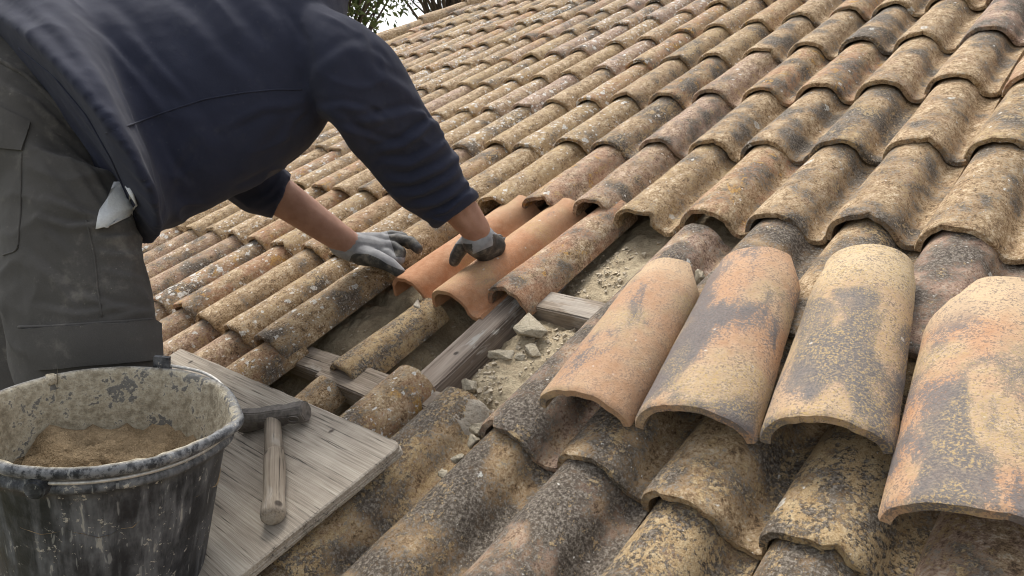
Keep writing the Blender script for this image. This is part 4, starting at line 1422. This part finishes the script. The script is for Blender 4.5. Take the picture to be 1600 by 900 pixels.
# far hand: fingers hooked over the edge of the tile, thumb below
def coat_l(px, py, z, co, no):
    line = np.interp(px, [540, 556, 575, 592, 606, 622, 640], [398, 396, 397, 404, 413, 420, 426])
    lower = np.clip((py - line) / 5 + .5, 0, 1) * np.clip((px - 540 - (410 - py) * .4) / 10, 0, 1)
    tip = np.clip((px - 606 - (py - 365) * .35) / 5 + .5, 0, 1) * (py < 402)
    return np.maximum(lower, tip)
glove('glove', [C((536, 380, 1.707, .0365), (556, 388, 1.712, .038)),
                C((556, 388, 1.712, .037), (580, 390, 1.717, .034), (594, 390, 1.717, .027)),
                C((560, 384, 1.722, .034), (592, 378, 1.737, .025)),
                C((592, 374, 1.747, .0165), (612, 368, 1.762, .0145), (630, 371, 1.757, .0135), (638, 382, 1.742, .0122)),
                C((596, 379, 1.732, .0185), (620, 374, 1.737, .0158), (642, 378, 1.724, .0146), (653, 389, 1.712, .0128)),
                C((596, 386, 1.717, .0180), (614, 386, 1.712, .0155), (626, 394, 1.702, .0142), (625, 406, 1.692, .0125)),
                C((590, 394, 1.707, .0165), (606, 397, 1.697, .0140), (616, 406, 1.687, .0122)),
                C((564, 398, 1.697, .027), (588, 404, 1.667, .0215), (608, 413, 1.652, .0180), (624, 425, 1.644, .0145))], coat_l)
print('person', round(time.time() - T0, 1))

# ------------------------------------------------------------------ trees beyond the gable
def tree(name, base, crown_c, crown_r, leaf, nclump, nleaf, lsize, seed, label, needle=False):
    r = random.Random(seed)
    root = empty(name, base)
    tag(root, label, 'tree', 'trees beyond the roof')
    top = Vector(crown_c) - Vector(base)
    V, F = [], []
    def limb(a, b, ra, rb, bend):
        n = 7
        pts = []
        for i in range(n):
            u = i / (n - 1)
            p = a.lerp(b, u) + Vector((math.sin(u * 3) * bend, math.cos(u * 4) * bend - bend, 0))
            pts.append(p)
        m = tube_mesh('t', pts, [ra + (rb - ra) * i / (n - 1) for i in range(n)], 10, None)
        o = len(V)
        V.extend([Vector(v.co) for v in m.vertices]); F.extend([tuple(i + o for i in p.vertices) for p in m.polygons])
        bpy.data.meshes.remove(m)
        return pts[-1]
    tp = limb(Vector((0, 0, 0)), top * .62, .16, .10, .12)
    clumps = []
    for i in range(nclump):
        while True:
            v = Vector((r.uniform(-1, 1), r.uniform(-1, 1), r.uniform(-1, 1)))
            if .25 < v.length < 1: break
        c = top + Vector((v.x * crown_r[0], v.y * crown_r[1], v.z * crown_r[2]))
        clumps.append((c, r.uniform(.16, .34) * min(crown_r)))
        if i % 2 == 0: limb(tp.lerp(top, r.uniform(.0, .5)), c, .035, .008, .06)
    link('trunk', mesh_of('trunk', V, F, M['bark']), None, root)
    LV, LF = [], []
    for c, rad in clumps:
        for _ in range(nleaf):
            d = Vector((r.gauss(0, 1), r.gauss(0, 1), r.gauss(0, .8))) * rad * .6
            p = c + d
            a = Vector((r.gauss(0, 1), r.gauss(0, 1), r.gauss(0, 1))).normalized()
            b = a.cross(Vector((r.gauss(0, 1), r.gauss(0, 1), r.gauss(0, 1)))).normalized()
            l = lsize * r.uniform(.6, 1.3); w = l * (.16 if needle else .42)
            o = len(LV)
            LV += [p - a * l, p + b * w + a * l * .1, p + a * l, p - b * w + a * l * .1]
            LF.append((o, o + 1, o + 2, o + 3))
    link('crown', mesh_of('crown', LV, LF, M[leaf]), None, root, False)
def at_ray(x, y, d): return PX(x, y, d)
c1 = at_ray(520, -70, 11.5); tree('broadleaf_tree', (c1.x, c1.y, -4), c1, (1.35, 1.35, 1.35), 'leaf1', 95, 60, .065, 3, 'green broadleaf tree beyond the gable, behind the shoulder')
c2 = at_ray(700, -105, 13.0); tree('pine_tree', (c2.x, c2.y, -4), c2, (1.7, 1.7, 1.25), 'leaf2', 110, 85, .075, 8, 'dark feathery conifer rising above the roof verge', True)
print('done', round(time.time() - T0, 1))
